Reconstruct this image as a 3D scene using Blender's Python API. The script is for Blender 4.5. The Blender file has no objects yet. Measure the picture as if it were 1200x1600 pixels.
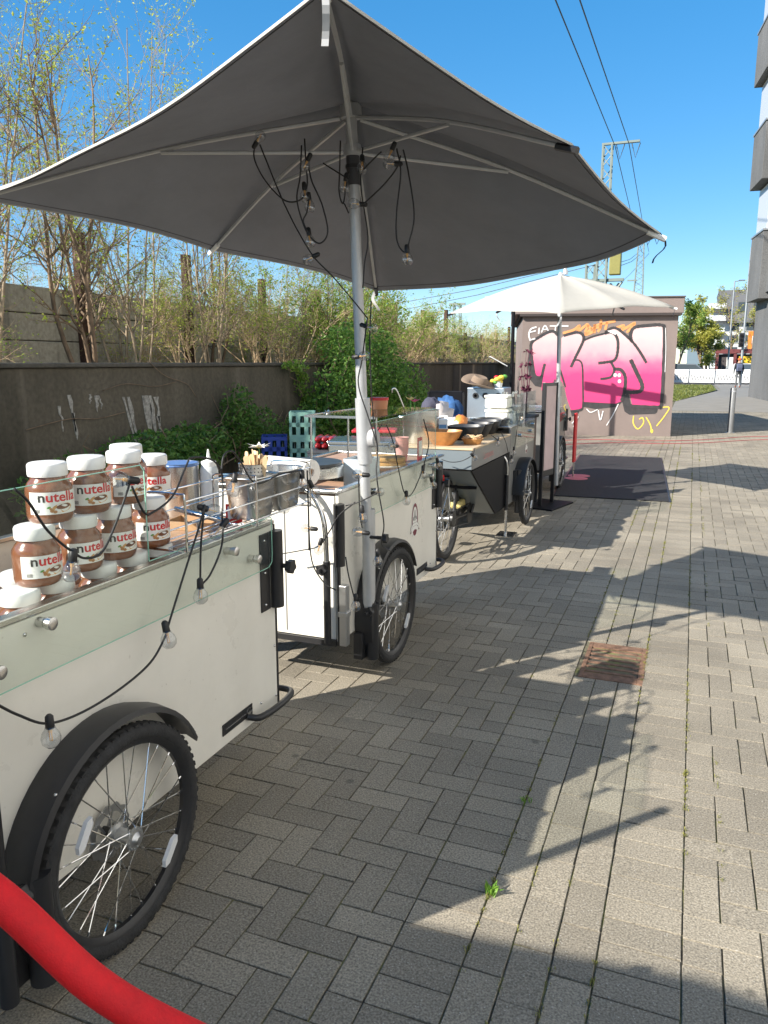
import bpy, math, random
from math import sin, cos, pi, radians, sqrt
from mathutils import Vector, Matrix

# ---------------------------------------------------------------- camera, sky, sun, exposure
sc = bpy.context.scene
cam_d = bpy.data.cameras.new('camera'); cam = bpy.data.objects.new('camera', cam_d)
sc.collection.objects.link(cam); sc.camera = cam
cam_d.sensor_fit = 'VERTICAL'; cam_d.sensor_height = 24.0; cam_d.lens = 1202/1600*24.0
cam_d.clip_start = 0.03; cam_d.clip_end = 3000
cam.location = (0, 0, 1.55)
cam.rotation_euler = (radians(90-11.016), 0, radians(21.606))
w = bpy.data.worlds.new('World'); sc.world = w; w.use_nodes = True
SUN = Vector((-1.03, -1.22, 1.0)).normalized()
nt = w.node_tree; bg = nt.nodes['Background']
sky = nt.nodes.new('ShaderNodeTexSky'); sky.sky_type = 'NISHITA'; sky.sun_disc = False
sky.sun_elevation = math.asin(SUN.z); sky.sun_rotation = math.atan2(SUN.x, SUN.y) % (2*pi)
sky.altitude = 2500; sky.air_density = 1.0; sky.dust_density = 0.0; sky.ozone_density = 2.0
hs_ = nt.nodes.new('ShaderNodeHueSaturation'); hs_.inputs['Saturation'].default_value = 1.9; gam = nt.nodes.new('ShaderNodeGamma'); gam.inputs[1].default_value = .55; nt.links.new(sky.outputs[0], gam.inputs[0]); nt.links.new(gam.outputs[0], hs_.inputs['Color']); nt.links.new(hs_.outputs[0], bg.inputs[0]); bg.inputs[1].default_value = 0.15
sun_d = bpy.data.lights.new('sun', 'SUN'); sun_d.energy = 3.6; sun_d.angle = radians(0.53); sun_d.color = (1, .935, .83)
sun = bpy.data.objects.new('sun', sun_d); sc.collection.objects.link(sun)
sun.rotation_euler = (-SUN).to_track_quat('-Z', 'Y').to_euler(); sun.location = SUN*30
sc.view_settings.view_transform = 'Standard'; sc.view_settings.look = 'None'
sc.view_settings.exposure = 1.5; sc.view_settings.gamma = 1.0
sc.render.engine = 'CYCLES'; sc.cycles.max_bounces = 10; sc.cycles.transparent_max_bounces = 24
sc.render.resolution_x = 768; sc.render.resolution_y = 1024

# ---------------------------------------------------------------- helpers
COL = sc.collection
R = random.Random(7)
class MB:
    def __init__(s): s.v = []; s.f = []; s.mi = []; s.c = 0
    def add(s, vs, fs):
        o = len(s.v); s.v.extend([tuple(v) for v in vs]); s.f.extend([tuple(i+o for i in f) for f in fs]); s.mi.extend([s.c]*len(fs)); return s
    def box(s, x0, x1, y0, y1, z0, z1, M=None):
        vs = [Vector(p) for p in ((x0,y0,z0),(x1,y0,z0),(x1,y1,z0),(x0,y1,z0),(x0,y0,z1),(x1,y0,z1),(x1,y1,z1),(x0,y1,z1))]
        if M: vs = [M@p for p in vs]
        return s.add(vs, [(3,2,1,0),(4,5,6,7),(0,1,5,4),(1,2,6,5),(2,3,7,6),(3,0,4,7)])
    def tube(s, pts, r, n=6, caps=True):
        pts = [Vector(p) for p in pts]; k = len(pts)
        rs = r if isinstance(r, (list, tuple)) else [r]*k
        t0 = (pts[1]-pts[0]).normalized()
        u = t0.orthogonal().normalized(); vs = []
        for i, p in enumerate(pts):
            t = (pts[min(i+1,k-1)]-pts[max(i-1,0)])
            t = t.normalized() if t.length > 1e-9 else t0
            u = (u-t*u.dot(t)); u = u.normalized() if u.length > 1e-6 else t.orthogonal().normalized()
            b = t.cross(u)
            for j in range(n):
                a = 2*pi*j/n; vs.append(p+(u*cos(a)+b*sin(a))*rs[i])
        fs = [(i*n+j, i*n+(j+1)%n, (i+1)*n+(j+1)%n, (i+1)*n+j) for i in range(k-1) for j in range(n)]
        if caps: fs += [tuple(range(n-1,-1,-1)), tuple((k-1)*n+j for j in range(n))]
        return s.add(vs, fs)
    def lathe(s, prof, n=16, M=None, sx=1, sy=1):
        vs = []; k = len(prof)
        for r, z in prof:
            for j in range(n):
                a = 2*pi*j/n; p = Vector((r*cos(a)*sx, r*sin(a)*sy, z)); vs.append(M@p if M else p)
        fs = [(i*n+j, i*n+(j+1)%n, (i+1)*n+(j+1)%n, (i+1)*n+j) for i in range(k-1) for j in range(n)]
        ring = abs(prof[0][0]-prof[-1][0]) < 1e-7 and abs(prof[0][1]-prof[-1][1]) < 1e-7
        if prof[0][0] > 1e-6 and not ring: fs.append(tuple(range(n-1,-1,-1)))
        if prof[-1][0] > 1e-6 and not ring: fs.append(tuple((k-1)*n+j for j in range(n)))
        return s.add(vs, fs)
    def ball(s, c, r, n=10, m=6, sq=(1,1,1)):
        prof = [(max(1e-4, sin(pi*i/m)), -cos(pi*i/m)) for i in range(m+1)]
        return s.lathe([(a*r, b*r) for a, b in prof], n, Matrix.Translation(c)@Matrix.Diagonal((*sq, 1)))
    def prism(s, poly, a, b, f):
        """poly: 2-D outline; f(u,v,w) -> point, extruded from w=a to w=b"""
        n = len(poly); vs = [f(u,v,a) for u, v in poly]+[f(u,v,b) for u, v in poly]
        fs = [tuple(range(n-1,-1,-1)), tuple(range(n,2*n))]+[(i,(i+1)%n,n+(i+1)%n,n+i) for i in range(n)]
        return s.add(vs, fs)
    def mesh(s, name, mats, smooth=False):
        me = bpy.data.meshes.new(name); me.from_pydata(s.v, [], s.f)
        for m in (mats if isinstance(mats, (list, tuple)) else [mats]): me.materials.append(m)
        if any(s.mi): me.polygons.foreach_set('material_index', s.mi)
        if smooth:
            me.polygons.foreach_set('use_smooth', [True]*len(me.polygons))
            if smooth != 'all':
                try: me.set_sharp_from_angle(angle=radians(smooth if smooth is not True else 40))
                except Exception: pass
        me.update(); return me
    def build(s, name, mats, parent=None, smooth=False, bevel=0, loc=None):
        o = bpy.data.objects.new(name, s.mesh(name, mats, smooth)); COL.objects.link(o)
        if parent: o.parent = parent
        if loc: o.location = loc
        if bevel:
            b = o.modifiers.new('bevel', 'BEVEL'); b.width = bevel; b.segments = 2; b.limit_method = 'ANGLE'; b.angle_limit = radians(40)
        return o
def tag(o, label, cat, group=None):
    o['label'] = label; o['category'] = cat
    if group: o['group'] = group
    return o
def thing(name, label, cat, loc=(0,0,0), rz=0, group=None):
    o = bpy.data.objects.new(name, None); COL.objects.link(o); o.location = loc; o.rotation_euler = (0,0,rz); o.empty_display_size = .1
    return tag(o, label, cat, group)
def kind(o, k): o['kind'] = k; return o
def dup(o, loc=None, rz=None, label=None, parent=None, scale=None):
    c = o.copy(); COL.objects.link(c); c.parent = parent
    if loc: c.location = loc
    if rz is not None: c.rotation_euler = (0,0,rz)
    if scale: c.scale = scale
    if label: c['label'] = label
    for ch in list(o.children): dup(ch, parent=c)
    return c
def crom(pts, k=6):
    P = [Vector(p) for p in pts]; P = [P[0]*2-P[1]]+P+[P[-1]*2-P[-2]]; out = []
    for i in range(1, len(P)-2):
        a, b, c_, d = P[i-1:i+3]
        for j in range(k):
            t = j/k
            out.append(.5*((2*b)+(c_-a)*t+(2*a-5*b+4*c_-d)*t*t+(3*b-a-3*c_+d)*t**3))
    out.append(P[-2]); return out
def text_mesh(s, size, ext=0.0, bold=0.0, name='lettering'):
    cu = bpy.data.curves.new(name, 'FONT'); cu.body = s; cu.size = size; cu.extrude = ext; cu.offset = size*bold; cu.align_x = 'CENTER'; cu.resolution_u = 3
    o = bpy.data.objects.new(name, cu); COL.objects.link(o)
    dg = bpy.context.evaluated_depsgraph_get(); ev = o.evaluated_get(dg)
    me = bpy.data.meshes.new_from_object(ev)
    COL.objects.unlink(o); bpy.data.objects.remove(o); return me

# ---------------------------------------------------------------- materials
def nodes(name):
    m = bpy.data.materials.new(name); m.use_nodes = True; t = m.node_tree
    return m, t, t.nodes['Principled BSDF']
def mat(name, col, rough=.5, metal=0, var=0.0, scale=8, bump=0, bscale=60, rvar=0, spec=.5, coat=0, trans=0):
    m, t, b = nodes(name)
    b.inputs['Base Color'].default_value = (*col, 1); b.inputs['Roughness'].default_value = rough
    b.inputs['Metallic'].default_value = metal; b.inputs['Specular IOR Level'].default_value = spec
    b.inputs['Coat Weight'].default_value = coat; b.inputs['Transmission Weight'].default_value = trans
    tc = t.nodes.new('ShaderNodeTexCoord')
    if var:
        n = t.nodes.new('ShaderNodeTexNoise'); n.inputs['Scale'].default_value = scale; n.inputs['Detail'].default_value = 6; n.inputs['Roughness'].default_value = .65
        t.links.new(tc.outputs['Object'], n.inputs['Vector'])
        r = t.nodes.new('ShaderNodeValToRGB'); r.color_ramp.elements[0].position = .3; r.color_ramp.elements[1].position = .7
        r.color_ramp.elements[0].color = (*[max(0, c*(1-var)) for c in col], 1); r.color_ramp.elements[1].color = (*[min(1, c*(1+var)) for c in col], 1)
        t.links.new(n.outputs[0], r.inputs[0]); t.links.new(r.outputs[0], b.inputs['Base Color'])
        if rvar:
            mr = t.nodes.new('ShaderNodeMapRange'); mr.inputs[3].default_value = max(0.02, rough-rvar); mr.inputs[4].default_value = min(1, rough+rvar)
            t.links.new(n.outputs[0], mr.inputs[0]); t.links.new(mr.outputs[0], b.inputs['Roughness'])
    if bump:
        n2 = t.nodes.new('ShaderNodeTexNoise'); n2.inputs['Scale'].default_value = bscale; n2.inputs['Detail'].default_value = 4
        t.links.new(tc.outputs['Object'], n2.inputs['Vector'])
        bp = t.nodes.new('ShaderNodeBump'); bp.inputs['Strength'].default_value = bump; bp.inputs['Distance'].default_value = .01
        t.links.new(n2.outputs[0], bp.inputs['Height']); t.links.new(bp.outputs[0], b.inputs['Normal'])
    return m
def grime(m, col=(.3,.27,.21), scale=45, th=.7, amt=.35):
    """sparse splashes and smears over a finished paint"""
    t = m.node_tree; b = t.nodes['Principled BSDF']; src = b.inputs['Base Color'].links[0].from_socket
    tc = t.nodes.new('ShaderNodeTexCoord'); n = t.nodes.new('ShaderNodeTexNoise'); n.inputs['Scale'].default_value = scale; n.inputs['Detail'].default_value = 3
    t.links.new(tc.outputs['Object'], n.inputs['Vector']); mr = t.nodes.new('ShaderNodeMapRange'); mr.inputs[1].default_value = th; mr.inputs[2].default_value = th+.06; mr.inputs[4].default_value = amt
    t.links.new(n.outputs[0], mr.inputs[0]); n2 = t.nodes.new('ShaderNodeTexNoise'); n2.inputs['Scale'].default_value = 2.2; n2.inputs['Detail'].default_value = 8; n2.inputs['Roughness'].default_value = .7; t.links.new(tc.outputs['Object'], n2.inputs['Vector'])
    m2 = t.nodes.new('ShaderNodeMapRange'); m2.inputs[1].default_value = .5; m2.inputs[2].default_value = .8; m2.inputs[4].default_value = .16; t.links.new(n2.outputs[0], m2.inputs[0])
    ad = t.nodes.new('ShaderNodeMath'); ad.operation = 'MAXIMUM'; t.links.new(mr.outputs[0], ad.inputs[0]); t.links.new(m2.outputs[0], ad.inputs[1])
    mx = t.nodes.new('ShaderNodeMix'); mx.data_type = 'RGBA'; mx.inputs['B'].default_value = (*col, 1); t.links.new(ad.outputs[0], mx.inputs['Factor']); t.links.new(src, mx.inputs['A']); t.links.new(mx.outputs['Result'], b.inputs['Base Color'])
def glass(name, tint=(1,1,1), ior=1.45, rough=.0, base=.0, basecol=(.8,.85,.8)):
    """thin pane: clear transmission plus Fresnel reflection, optional faint film"""
    m = bpy.data.materials.new(name); m.use_nodes = True; t = m.node_tree; t.nodes.clear()
    o = t.nodes.new('ShaderNodeOutputMaterial'); tr = t.nodes.new('ShaderNodeBsdfTransparent'); gl = t.nodes.new('ShaderNodeBsdfGlossy')
    lw_ = t.nodes.new('ShaderNodeLayerWeight'); lw_.inputs[0].default_value = .5; pw = t.nodes.new('ShaderNodeMath'); pw.operation = 'POWER'; pw.inputs[1].default_value = 5; fr = t.nodes.new('ShaderNodeMath'); fr.operation = 'MULTIPLY_ADD'; fr.inputs[1].default_value = .9; mx = t.nodes.new('ShaderNodeMixShader')
    tr.inputs[0].default_value = (*tint, 1); gl.inputs['Roughness'].default_value = rough; fr.inputs[2].default_value = ((ior-1)/(ior+1))**2; t.links.new(lw_.outputs['Facing'], pw.inputs[0]); t.links.new(pw.outputs[0], fr.inputs[0])
    t.links.new(fr.outputs[0], mx.inputs[0]); src = tr.outputs[0]
    if base:
        d = t.nodes.new('ShaderNodeBsdfDiffuse'); d.inputs[0].default_value = (*basecol, 1)
        m2 = t.nodes.new('ShaderNodeMixShader'); m2.inputs[0].default_value = base
        t.links.new(tr.outputs[0], m2.inputs[1]); t.links.new(d.outputs[0], m2.inputs[2]); src = m2.outputs[0]
    t.links.new(src, mx.inputs[1]); t.links.new(gl.outputs[0], mx.inputs[2]); t.links.new(mx.outputs[0], o.inputs[0])
    return m
def leafmat(name, c1, c2, tr=.35):
    m = bpy.data.materials.new(name); m.use_nodes = True; t = m.node_tree; t.nodes.clear()
    o = t.nodes.new('ShaderNodeOutputMaterial'); d = t.nodes.new('ShaderNodeBsdfPrincipled'); tl = t.nodes.new('ShaderNodeBsdfTranslucent'); mx = t.nodes.new('ShaderNodeMixShader')
    g = t.nodes.new('ShaderNodeNewGeometry'); r = t.nodes.new('ShaderNodeValToRGB')
    r.color_ramp.elements[0].color = (*c1, 1); r.color_ramp.elements[1].color = (*c2, 1)
    t.links.new(g.outputs['Random Per Island'], r.inputs[0])
    t.links.new(r.outputs[0], d.inputs['Base Color']); t.links.new(r.outputs[0], tl.inputs[0])
    d.inputs['Roughness'].default_value = .5; mx.inputs[0].default_value = tr
    t.links.new(d.outputs[0], mx.inputs[1]); t.links.new(tl.outputs[0], mx.inputs[2]); t.links.new(mx.outputs[0], o.inputs[0])
    return m
def paver_mat():
    m, t, b = nodes('concrete_paver'); N = t.nodes.new; L = t.links.new
    g = N('ShaderNodeNewGeometry'); oi = N('ShaderNodeObjectInfo')
    ad = N('ShaderNodeMath'); ad.operation = 'ADD'; fr = N('ShaderNodeMath'); fr.operation = 'FRACT'
    L(g.outputs['Random Per Island'], ad.inputs[0]); L(oi.outputs['Random'], ad.inputs[1]); L(ad.outputs[0], fr.inputs[0])
    r1 = N('ShaderNodeValToRGB'); e = r1.color_ramp.elements
    e[0].color = (.205,.182,.144,1); e[1].color = (.272,.241,.189,1); k = e.new(.5); k.color = (.235,.209,.165,1)
    L(fr.outputs[0], r1.inputs[0])
    n1 = N('ShaderNodeTexNoise'); n1.inputs['Scale'].default_value = 1.3; n1.inputs['Detail'].default_value = 5; L(g.outputs['Position'], n1.inputs[0])
    mr = N('ShaderNodeMapRange'); mr.inputs[1].default_value = .3; mr.inputs[2].default_value = .7; mr.inputs[3].default_value = .8; mr.inputs[4].default_value = 1.2; L(n1.outputs[0], mr.inputs[0])
    n2 = N('ShaderNodeTexNoise'); n2.inputs['Scale'].default_value = 170; n2.inputs['Detail'].default_value = 4; L(g.outputs['Position'], n2.inputs[0])
    mr2 = N('ShaderNodeMapRange'); mr2.inputs[1].default_value = .3; mr2.inputs[2].default_value = .72; mr2.inputs[3].default_value = .5; mr2.inputs[4].default_value = 1.5; L(n2.outputs[0], mr2.inputs[0])
    m1 = N('ShaderNodeVectorMath'); m1.operation = 'SCALE'; L(r1.outputs[0], m1.inputs[0]); L(mr.outputs[0], m1.inputs['Scale'])
    m2 = N('ShaderNodeVectorMath'); m2.operation = 'SCALE'; L(m1.outputs[0], m2.inputs[0]); L(mr2.outputs[0], m2.inputs['Scale'])
    v = N('ShaderNodeTexVoronoi'); v.inputs['Scale'].default_value = 70; L(g.outputs['Position'], v.inputs[0])
    lt = N('ShaderNodeMath'); lt.operation = 'LESS_THAN'; lt.inputs[1].default_value = .13; L(v.outputs['Distance'], lt.inputs[0])
    mx = N('ShaderNodeMix'); mx.data_type = 'RGBA'; mx.inputs['B'].default_value = (.48,.46,.42,1)
    sf = N('ShaderNodeMath'); sf.operation = 'MULTIPLY'; sf.inputs[1].default_value = .55; L(lt.outputs[0], sf.inputs[0])
    L(sf.outputs[0], mx.inputs['Factor']); L(m2.outputs[0], mx.inputs['A'])
    n3 = N('ShaderNodeTexNoise'); n3.inputs['Scale'].default_value = 5; n3.inputs['Detail'].default_value = 8; n3.inputs['Roughness'].default_value = .7; L(g.outputs['Position'], n3.inputs[0])
    st = N('ShaderNodeMapRange'); st.inputs[1].default_value = .6; st.inputs[2].default_value = .75; st.inputs[4].default_value = .45; L(n3.outputs[0], st.inputs[0])
    mx2 = N('ShaderNodeMix'); mx2.data_type = 'RGBA'; mx2.inputs['B'].default_value = (.11,.108,.095,1); L(st.outputs[0], mx2.inputs['Factor']); L(mx.outputs['Result'], mx2.inputs['A'])
    vg = N('ShaderNodeTexVoronoi'); vg.inputs['Scale'].default_value = 3.1; L(g.outputs['Position'], vg.inputs[0])
    lg = N('ShaderNodeMapRange'); lg.inputs[1].default_value = .06; lg.inputs[2].default_value = .035; lg.inputs[4].default_value = .6; L(vg.outputs['Distance'], lg.inputs[0])
    mx3 = N('ShaderNodeMix'); mx3.data_type = 'RGBA'; mx3.inputs['B'].default_value = (.075,.07,.06,1); L(lg.outputs[0], mx3.inputs['Factor']); L(mx2.outputs['Result'], mx3.inputs['A'])
    L(mx3.outputs['Result'], b.inputs['Base Color']); b.inputs['Roughness'].default_value = .88
    bp = N('ShaderNodeBump'); bp.inputs['Strength'].default_value = .5; bp.inputs['Distance'].default_value = .004; L(n2.outputs[0], bp.inputs['Height']); L(bp.outputs[0], b.inputs['Normal'])
    return m
def joint_mat():
    m, t, b = nodes('sandy_joint'); N = t.nodes.new; L = t.links.new
    g = N('ShaderNodeNewGeometry'); n = N('ShaderNodeTexNoise'); n.inputs['Scale'].default_value = 9; n.inputs['Detail'].default_value = 8; L(g.outputs['Position'], n.inputs[0])
    r = N('ShaderNodeValToRGB'); e = r.color_ramp.elements; e[0].position = .38; e[0].color = (.06,.052,.04,1); e[1].position = .64; e[1].color = (.17,.17,.06,1); k = e.new(.5); k.color = (.13,.115,.075,1)
    L(n.outputs[0], r.inputs[0]); L(r.outputs[0], b.inputs['Base Color']); b.inputs['Roughness'].default_value = 1
    bp = N('ShaderNodeBump'); bp.inputs['Strength'].default_value = .6; bp.inputs['Distance'].default_value = .01
    n2 = N('ShaderNodeTexNoise'); n2.inputs['Scale'].default_value = 150; L(g.outputs['Position'], n2.inputs[0]); L(n2.outputs[0], bp.inputs['Height']); L(bp.outputs[0], b.inputs['Normal'])
    return m
def wall_mat(name, c1, c2, streak=(.5,.5,.48), amt=.0, scale=1.2, zscale=.25):
    """weathered concrete with downward stains of its own"""
    m, t, b = nodes(name); N = t.nodes.new; L = t.links.new
    g = N('ShaderNodeNewGeometry'); mp = N('ShaderNodeMapping'); mp.inputs['Scale'].default_value = (1,1,zscale); L(g.outputs['Position'], mp.inputs[0])
    n = N('ShaderNodeTexNoise'); n.inputs['Scale'].default_value = scale; n.inputs['Detail'].default_value = 9; n.inputs['Roughness'].default_value = .62; L(mp.outputs[0], n.inputs[0])
    r = N('ShaderNodeValToRGB'); e = r.color_ramp.elements; e[0].position = .3; e[0].color = (*c1,1); e[1].position = .72; e[1].color = (*c2,1); L(n.outputs[0], r.inputs[0])
    n2 = N('ShaderNodeTexNoise'); n2.inputs['Scale'].default_value = 22; n2.inputs['Detail'].default_value = 6; L(g.outputs['Position'], n2.inputs[0])
    mr = N('ShaderNodeMapRange'); mr.inputs[1].default_value = .3; mr.inputs[2].default_value = .7; mr.inputs[3].default_value = .8; mr.inputs[4].default_value = 1.2; L(n2.outputs[0], mr.inputs[0])
    sc_ = N('ShaderNodeVectorMath'); sc_.operation = 'SCALE'; L(r.outputs[0], sc_.inputs[0]); L(mr.outputs[0], sc_.inputs['Scale']); out = sc_.outputs[0]
    if amt:
        n4 = N('ShaderNodeTexNoise'); n4.inputs['Scale'].default_value = 1; n4.inputs['Detail'].default_value = 5; mp2 = N('ShaderNodeMapping'); mp2.inputs['Scale'].default_value = (5,5,.35); L(g.outputs['Position'], mp2.inputs[0]); L(mp2.outputs[0], n4.inputs[0])
        s2 = N('ShaderNodeMapRange'); s2.inputs[1].default_value = .58; s2.inputs[2].default_value = .72; s2.inputs[4].default_value = amt; L(n4.outputs[0], s2.inputs[0])
        mx = N('ShaderNodeMix'); mx.data_type = 'RGBA'; mx.inputs['B'].default_value = (*streak,1); L(s2.outputs[0], mx.inputs['Factor']); L(out, mx.inputs['A']); out = mx.outputs['Result']
    L(out, b.inputs['Base Color']); b.inputs['Roughness'].default_value = .9
    bp = N('ShaderNodeBump'); bp.inputs['Strength'].default_value = .4; bp.inputs['Distance'].default_value = .02; L(n2.outputs[0], bp.inputs['Height']); L(bp.outputs[0], b.inputs['Normal'])
    return m
PAVER = paver_mat(); JOINT = joint_mat()
CREAM = mat('cream_laminate', (.76,.735,.67), .3, var=.04, scale=4, rvar=.12, spec=.4); grime(CREAM)
GREYP = mat('grey_laminate', (.2,.2,.195), .3, var=.05, scale=3)
LGREYP = mat('pale_grey_laminate', (.16,.19,.21), .35, var=.06, scale=3)
BLK = mat('black_plastic', (.018,.018,.02), .42, var=.2, scale=20)
BLKMET = mat('black_powder_coat', (.02,.02,.022), .35, var=.15, scale=30)
DARKP = mat('dark_panel', (.009,.0095,.012), .5, var=.1, scale=4, spec=.12)
RUB = mat('tyre_rubber', (.022,.022,.023), .8, var=.35, scale=30, bump=.3, bscale=120)
STEEL = mat('brushed_steel', (.62,.61,.59), .27, 1, var=.03, scale=3, rvar=.03)
CHROME = mat('chrome', (.75,.75,.75), .1, 1)
ALU = mat('aluminium', (.55,.56,.57), .35, 1, var=.06, scale=10)
POLE = mat('grey_pole_paint', (.5,.51,.52), .38, .35, var=.06, scale=20)
WOOD = mat('counter_wood', (.42,.26,.17), .5, var=.15, scale=14)
BIRCH = mat('birch_stick', (.72,.52,.3), .6, var=.12, scale=30)
BAMB = mat('bowl_wood', (.45,.2,.06), .4, var=.25, scale=10)
WHITEP = mat('white_plastic', (.8,.8,.78), .35)
PAPER = mat('paper_white', (.85,.84,.8), .8, var=.03, scale=20, bump=.3, bscale=90)
GLASS = glass('guard_glass', (.955,.975,.96))
CLEAR = glass('clear_glass', (.97,.98,.97))
EDGE = mat('glass_edge_green', (.32,.62,.5), .2)
CABLE = mat('black_cable', (.012,.012,.013), .5)
FILA = mat('filament', (.75,.4,.1), .5)

# ---------------------------------------------------------------- ground
gm = mat('far_ground', (.2,.19,.17), .95, var=.25, scale=.4)
g = MB().add([(-400,-400,-.04),(400,-400,-.04),(400,900,-.04),(-400,900,-.04)], [(0,1,2,3)]).build('ground', gm); kind(g, 'structure')
pav = MB().add([(-5.6,-6,-.0055),(9,-6,-.0055),(9,33.5,-.0055),(-5.6,33.5,-.0055)], [(0,1,2,3)]).build('pavement', JOINT); kind(pav, 'structure')

stones = []            # (x0, x1, y0, y1)
def herring(xa, xb, ya, yb, off=0):
    nx = round((xb-xa)/.1); ny = round((yb-ya)/.1)
    for j in range(-1, ny+1):
        for i in range(-1, nx+1):
            k = (i-j+off) % 4
            if k == 0: a, b, c_, d = i, i+2, j, j+1
            elif k == 3: a, b, c_, d = i, i+1, j, j+2
            else: continue
            a, b, c_, d = max(a,0), min(b,nx), max(c_,0), min(d,ny)
            if b > a and d > c_: stones.append((xa+a*.1, xa+b*.1, ya+c_*.1, ya+d*.1))
DX0, DX1, DY0, DY1 = -.44, -.12, 3.74, 4.27          # opening of the street drain
YA, YB = .7, 27.0
herring(-3.05, -.65, YA, YB)
y = YA
while y < YB:
    stones.append((-.65,-.455,y,y+.1)); stones.append((-.13,.08,y+.03,y+.13)); y += .1
for c_, x in enumerate((-.455,-.347,-.238)):
    y = YA-.07*c_
    while y < YB:
        if not (y+.2 > DY0 and y < DY1): stones.append((x, x+.108, y, y+.2))
        elif y < DY0: stones.append((x, x+.108, y, DY0))
        elif y+.2 > DY1: stones.append((x, x+.108, DY1, y+.2))
        y += .2
herring(.08, 5.0, YA+.02, YB, 1)
CH = .0013
def stone_geo(mb, x0, x1, y0, y1, z=0, tx=0, ty=0, rnd=None):
    g_ = .0026; x0 += g_; x1 -= g_; y0 += g_; y1 -= g_; cx, cy = (x0+x1)/2, (y0+y1)/2
    j = (lambda: rnd.uniform(-.0012,.0012)) if rnd else (lambda: 0)
    ring = lambda d, zz: [(x0+d+j(),y0+d+j(),zz),(x1-d+j(),y0+d+j(),zz),(x1-d+j(),y1-d+j(),zz),(x0+d+j(),y1-d+j(),zz)]
    vs = ring(0,-.03)+ring(0,-CH)+ring(CH*1.1,0)
    vs = [(a,b,c_+z+(a-cx)*tx+(b-cy)*ty) for a, b, c_ in vs]
    fs = [(8,9,10,11)]+[(k*4+i,k*4+(i+1)%4,k*4+4+(i+1)%4,k*4+4+i) for k in (0,1) for i in range(4)]
    mb.add(vs, fs)
fx, fy = -sin(radians(21.606)), cos(radians(21.606))
def inview(s):
    x, y = (s[0]+s[1])/2, (s[2]+s[3])/2
    fwd = (x*fx+y*fy); rt = x*fy-y*fx
    zc = fwd*cos(radians(11.016))+1.55*sin(radians(11.016)); yc = fwd*sin(radians(11.016))-1.55*cos(radians(11.016))
    if zc <= .2: return None
    u = 600+1202*rt/zc; v = 800-1202*yc/zc
    if not (-30 < u < 1230 and v < 1640): return None
    # hidden behind the first cart and its wheel
    if x < -1.28 and y < 2.6: return None
    if x < -1.45 and 3.0 < y < 4.8: return None
    return x*x+y*y
vis = sorted([(inview(s), i) for i, s in enumerate(stones) if inview(s) is not None])[:300]
near = {i for _, i in vis}
cache = {}
rs = random.Random(3); rest = MB()
for i, s in enumerate(stones):
    dz = rs.gauss(0,.0007); tx, ty = rs.gauss(0,.005), rs.gauss(0,.005)
    if i in near:
        key = (round(s[1]-s[0],3), round(s[3]-s[2],3), rs.randrange(3))
        if key not in cache:
            mb = MB(); stone_geo(mb, -key[0]/2, key[0]/2, -key[1]/2, key[1]/2, rnd=rs); cache[key] = mb.mesh('paving_stone', PAVER)
        o = bpy.data.objects.new('paving_stone', cache[key]); COL.objects.link(o); o.parent = pav
        o.location = ((s[0]+s[1])/2, (s[2]+s[3])/2, dz); o.rotation_euler = (ty, -tx, rs.gauss(0,.004))
    else: stone_geo(rest, *s, dz, tx, ty, rs)
kind(rest.build('paving_stones_beyond', PAVER, pav), 'stuff')
# plain slab areas beyond the small stones
pm = mat('asphalt_path', (.23,.215,.19), .92, var=.12, scale=1.5, bump=.2, bscale=80)
kind(MB().add([(-.6,27,.003),(14,27,.003),(14,33.4,.003),(-.6,33.4,.003)], [(0,1,2,3)]).build('path', pm), 'structure')
kind(MB().add([(-.6,33.4,.002),(14,33.4,.002),(5,62,.002),(1.4,62,.002),(1.5,48,.002)], [(0,1,2,3,4)]).build('path', pm), 'structure')
lm = mat('lawn_soil', (.11,.12,.035), 1, var=.4, scale=2.5)
lawn = kind(MB().add([(-14,33.4,.004),(-.6,33.4,.008),(1.3,48,.008),(1.3,58.5,.008),(-14,58.5,.004)], [(0,1,2,3,4)]).build('lawn', lm), 'structure')
gb = MB(); rg = random.Random(5)
for i in range(9000):
    y = rg.uniform(33.5,58); x = rg.uniform(-3.5, min(1.2,-.6+(y-33.4)*.13)); h = rg.uniform(.03,.1); a = rg.uniform(0,pi); wd = .03
    dx, dy = cos(a)*wd, sin(a)*wd; gb.add([(x-dx,y-dy,0),(x+dx,y+dy,0),(x+rg.uniform(-.05,.05),y+rg.uniform(-.05,.05),h)], [(0,1,2)])
kind(tag(gb.build('grass', leafmat('grass_blade', (.1,.15,.025), (.24,.24,.06))), 'short spring grass on the strip beside the far footpath', 'grass'), 'stuff')
kind(MB().add([(-60,62,.003),(60,62,.003),(60,84,.003),(-60,84,.003)], [(0,1,2,3)]).build('road', mat('asphalt', (.06,.06,.06), .9, var=.15, scale=1)), 'structure')

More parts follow.
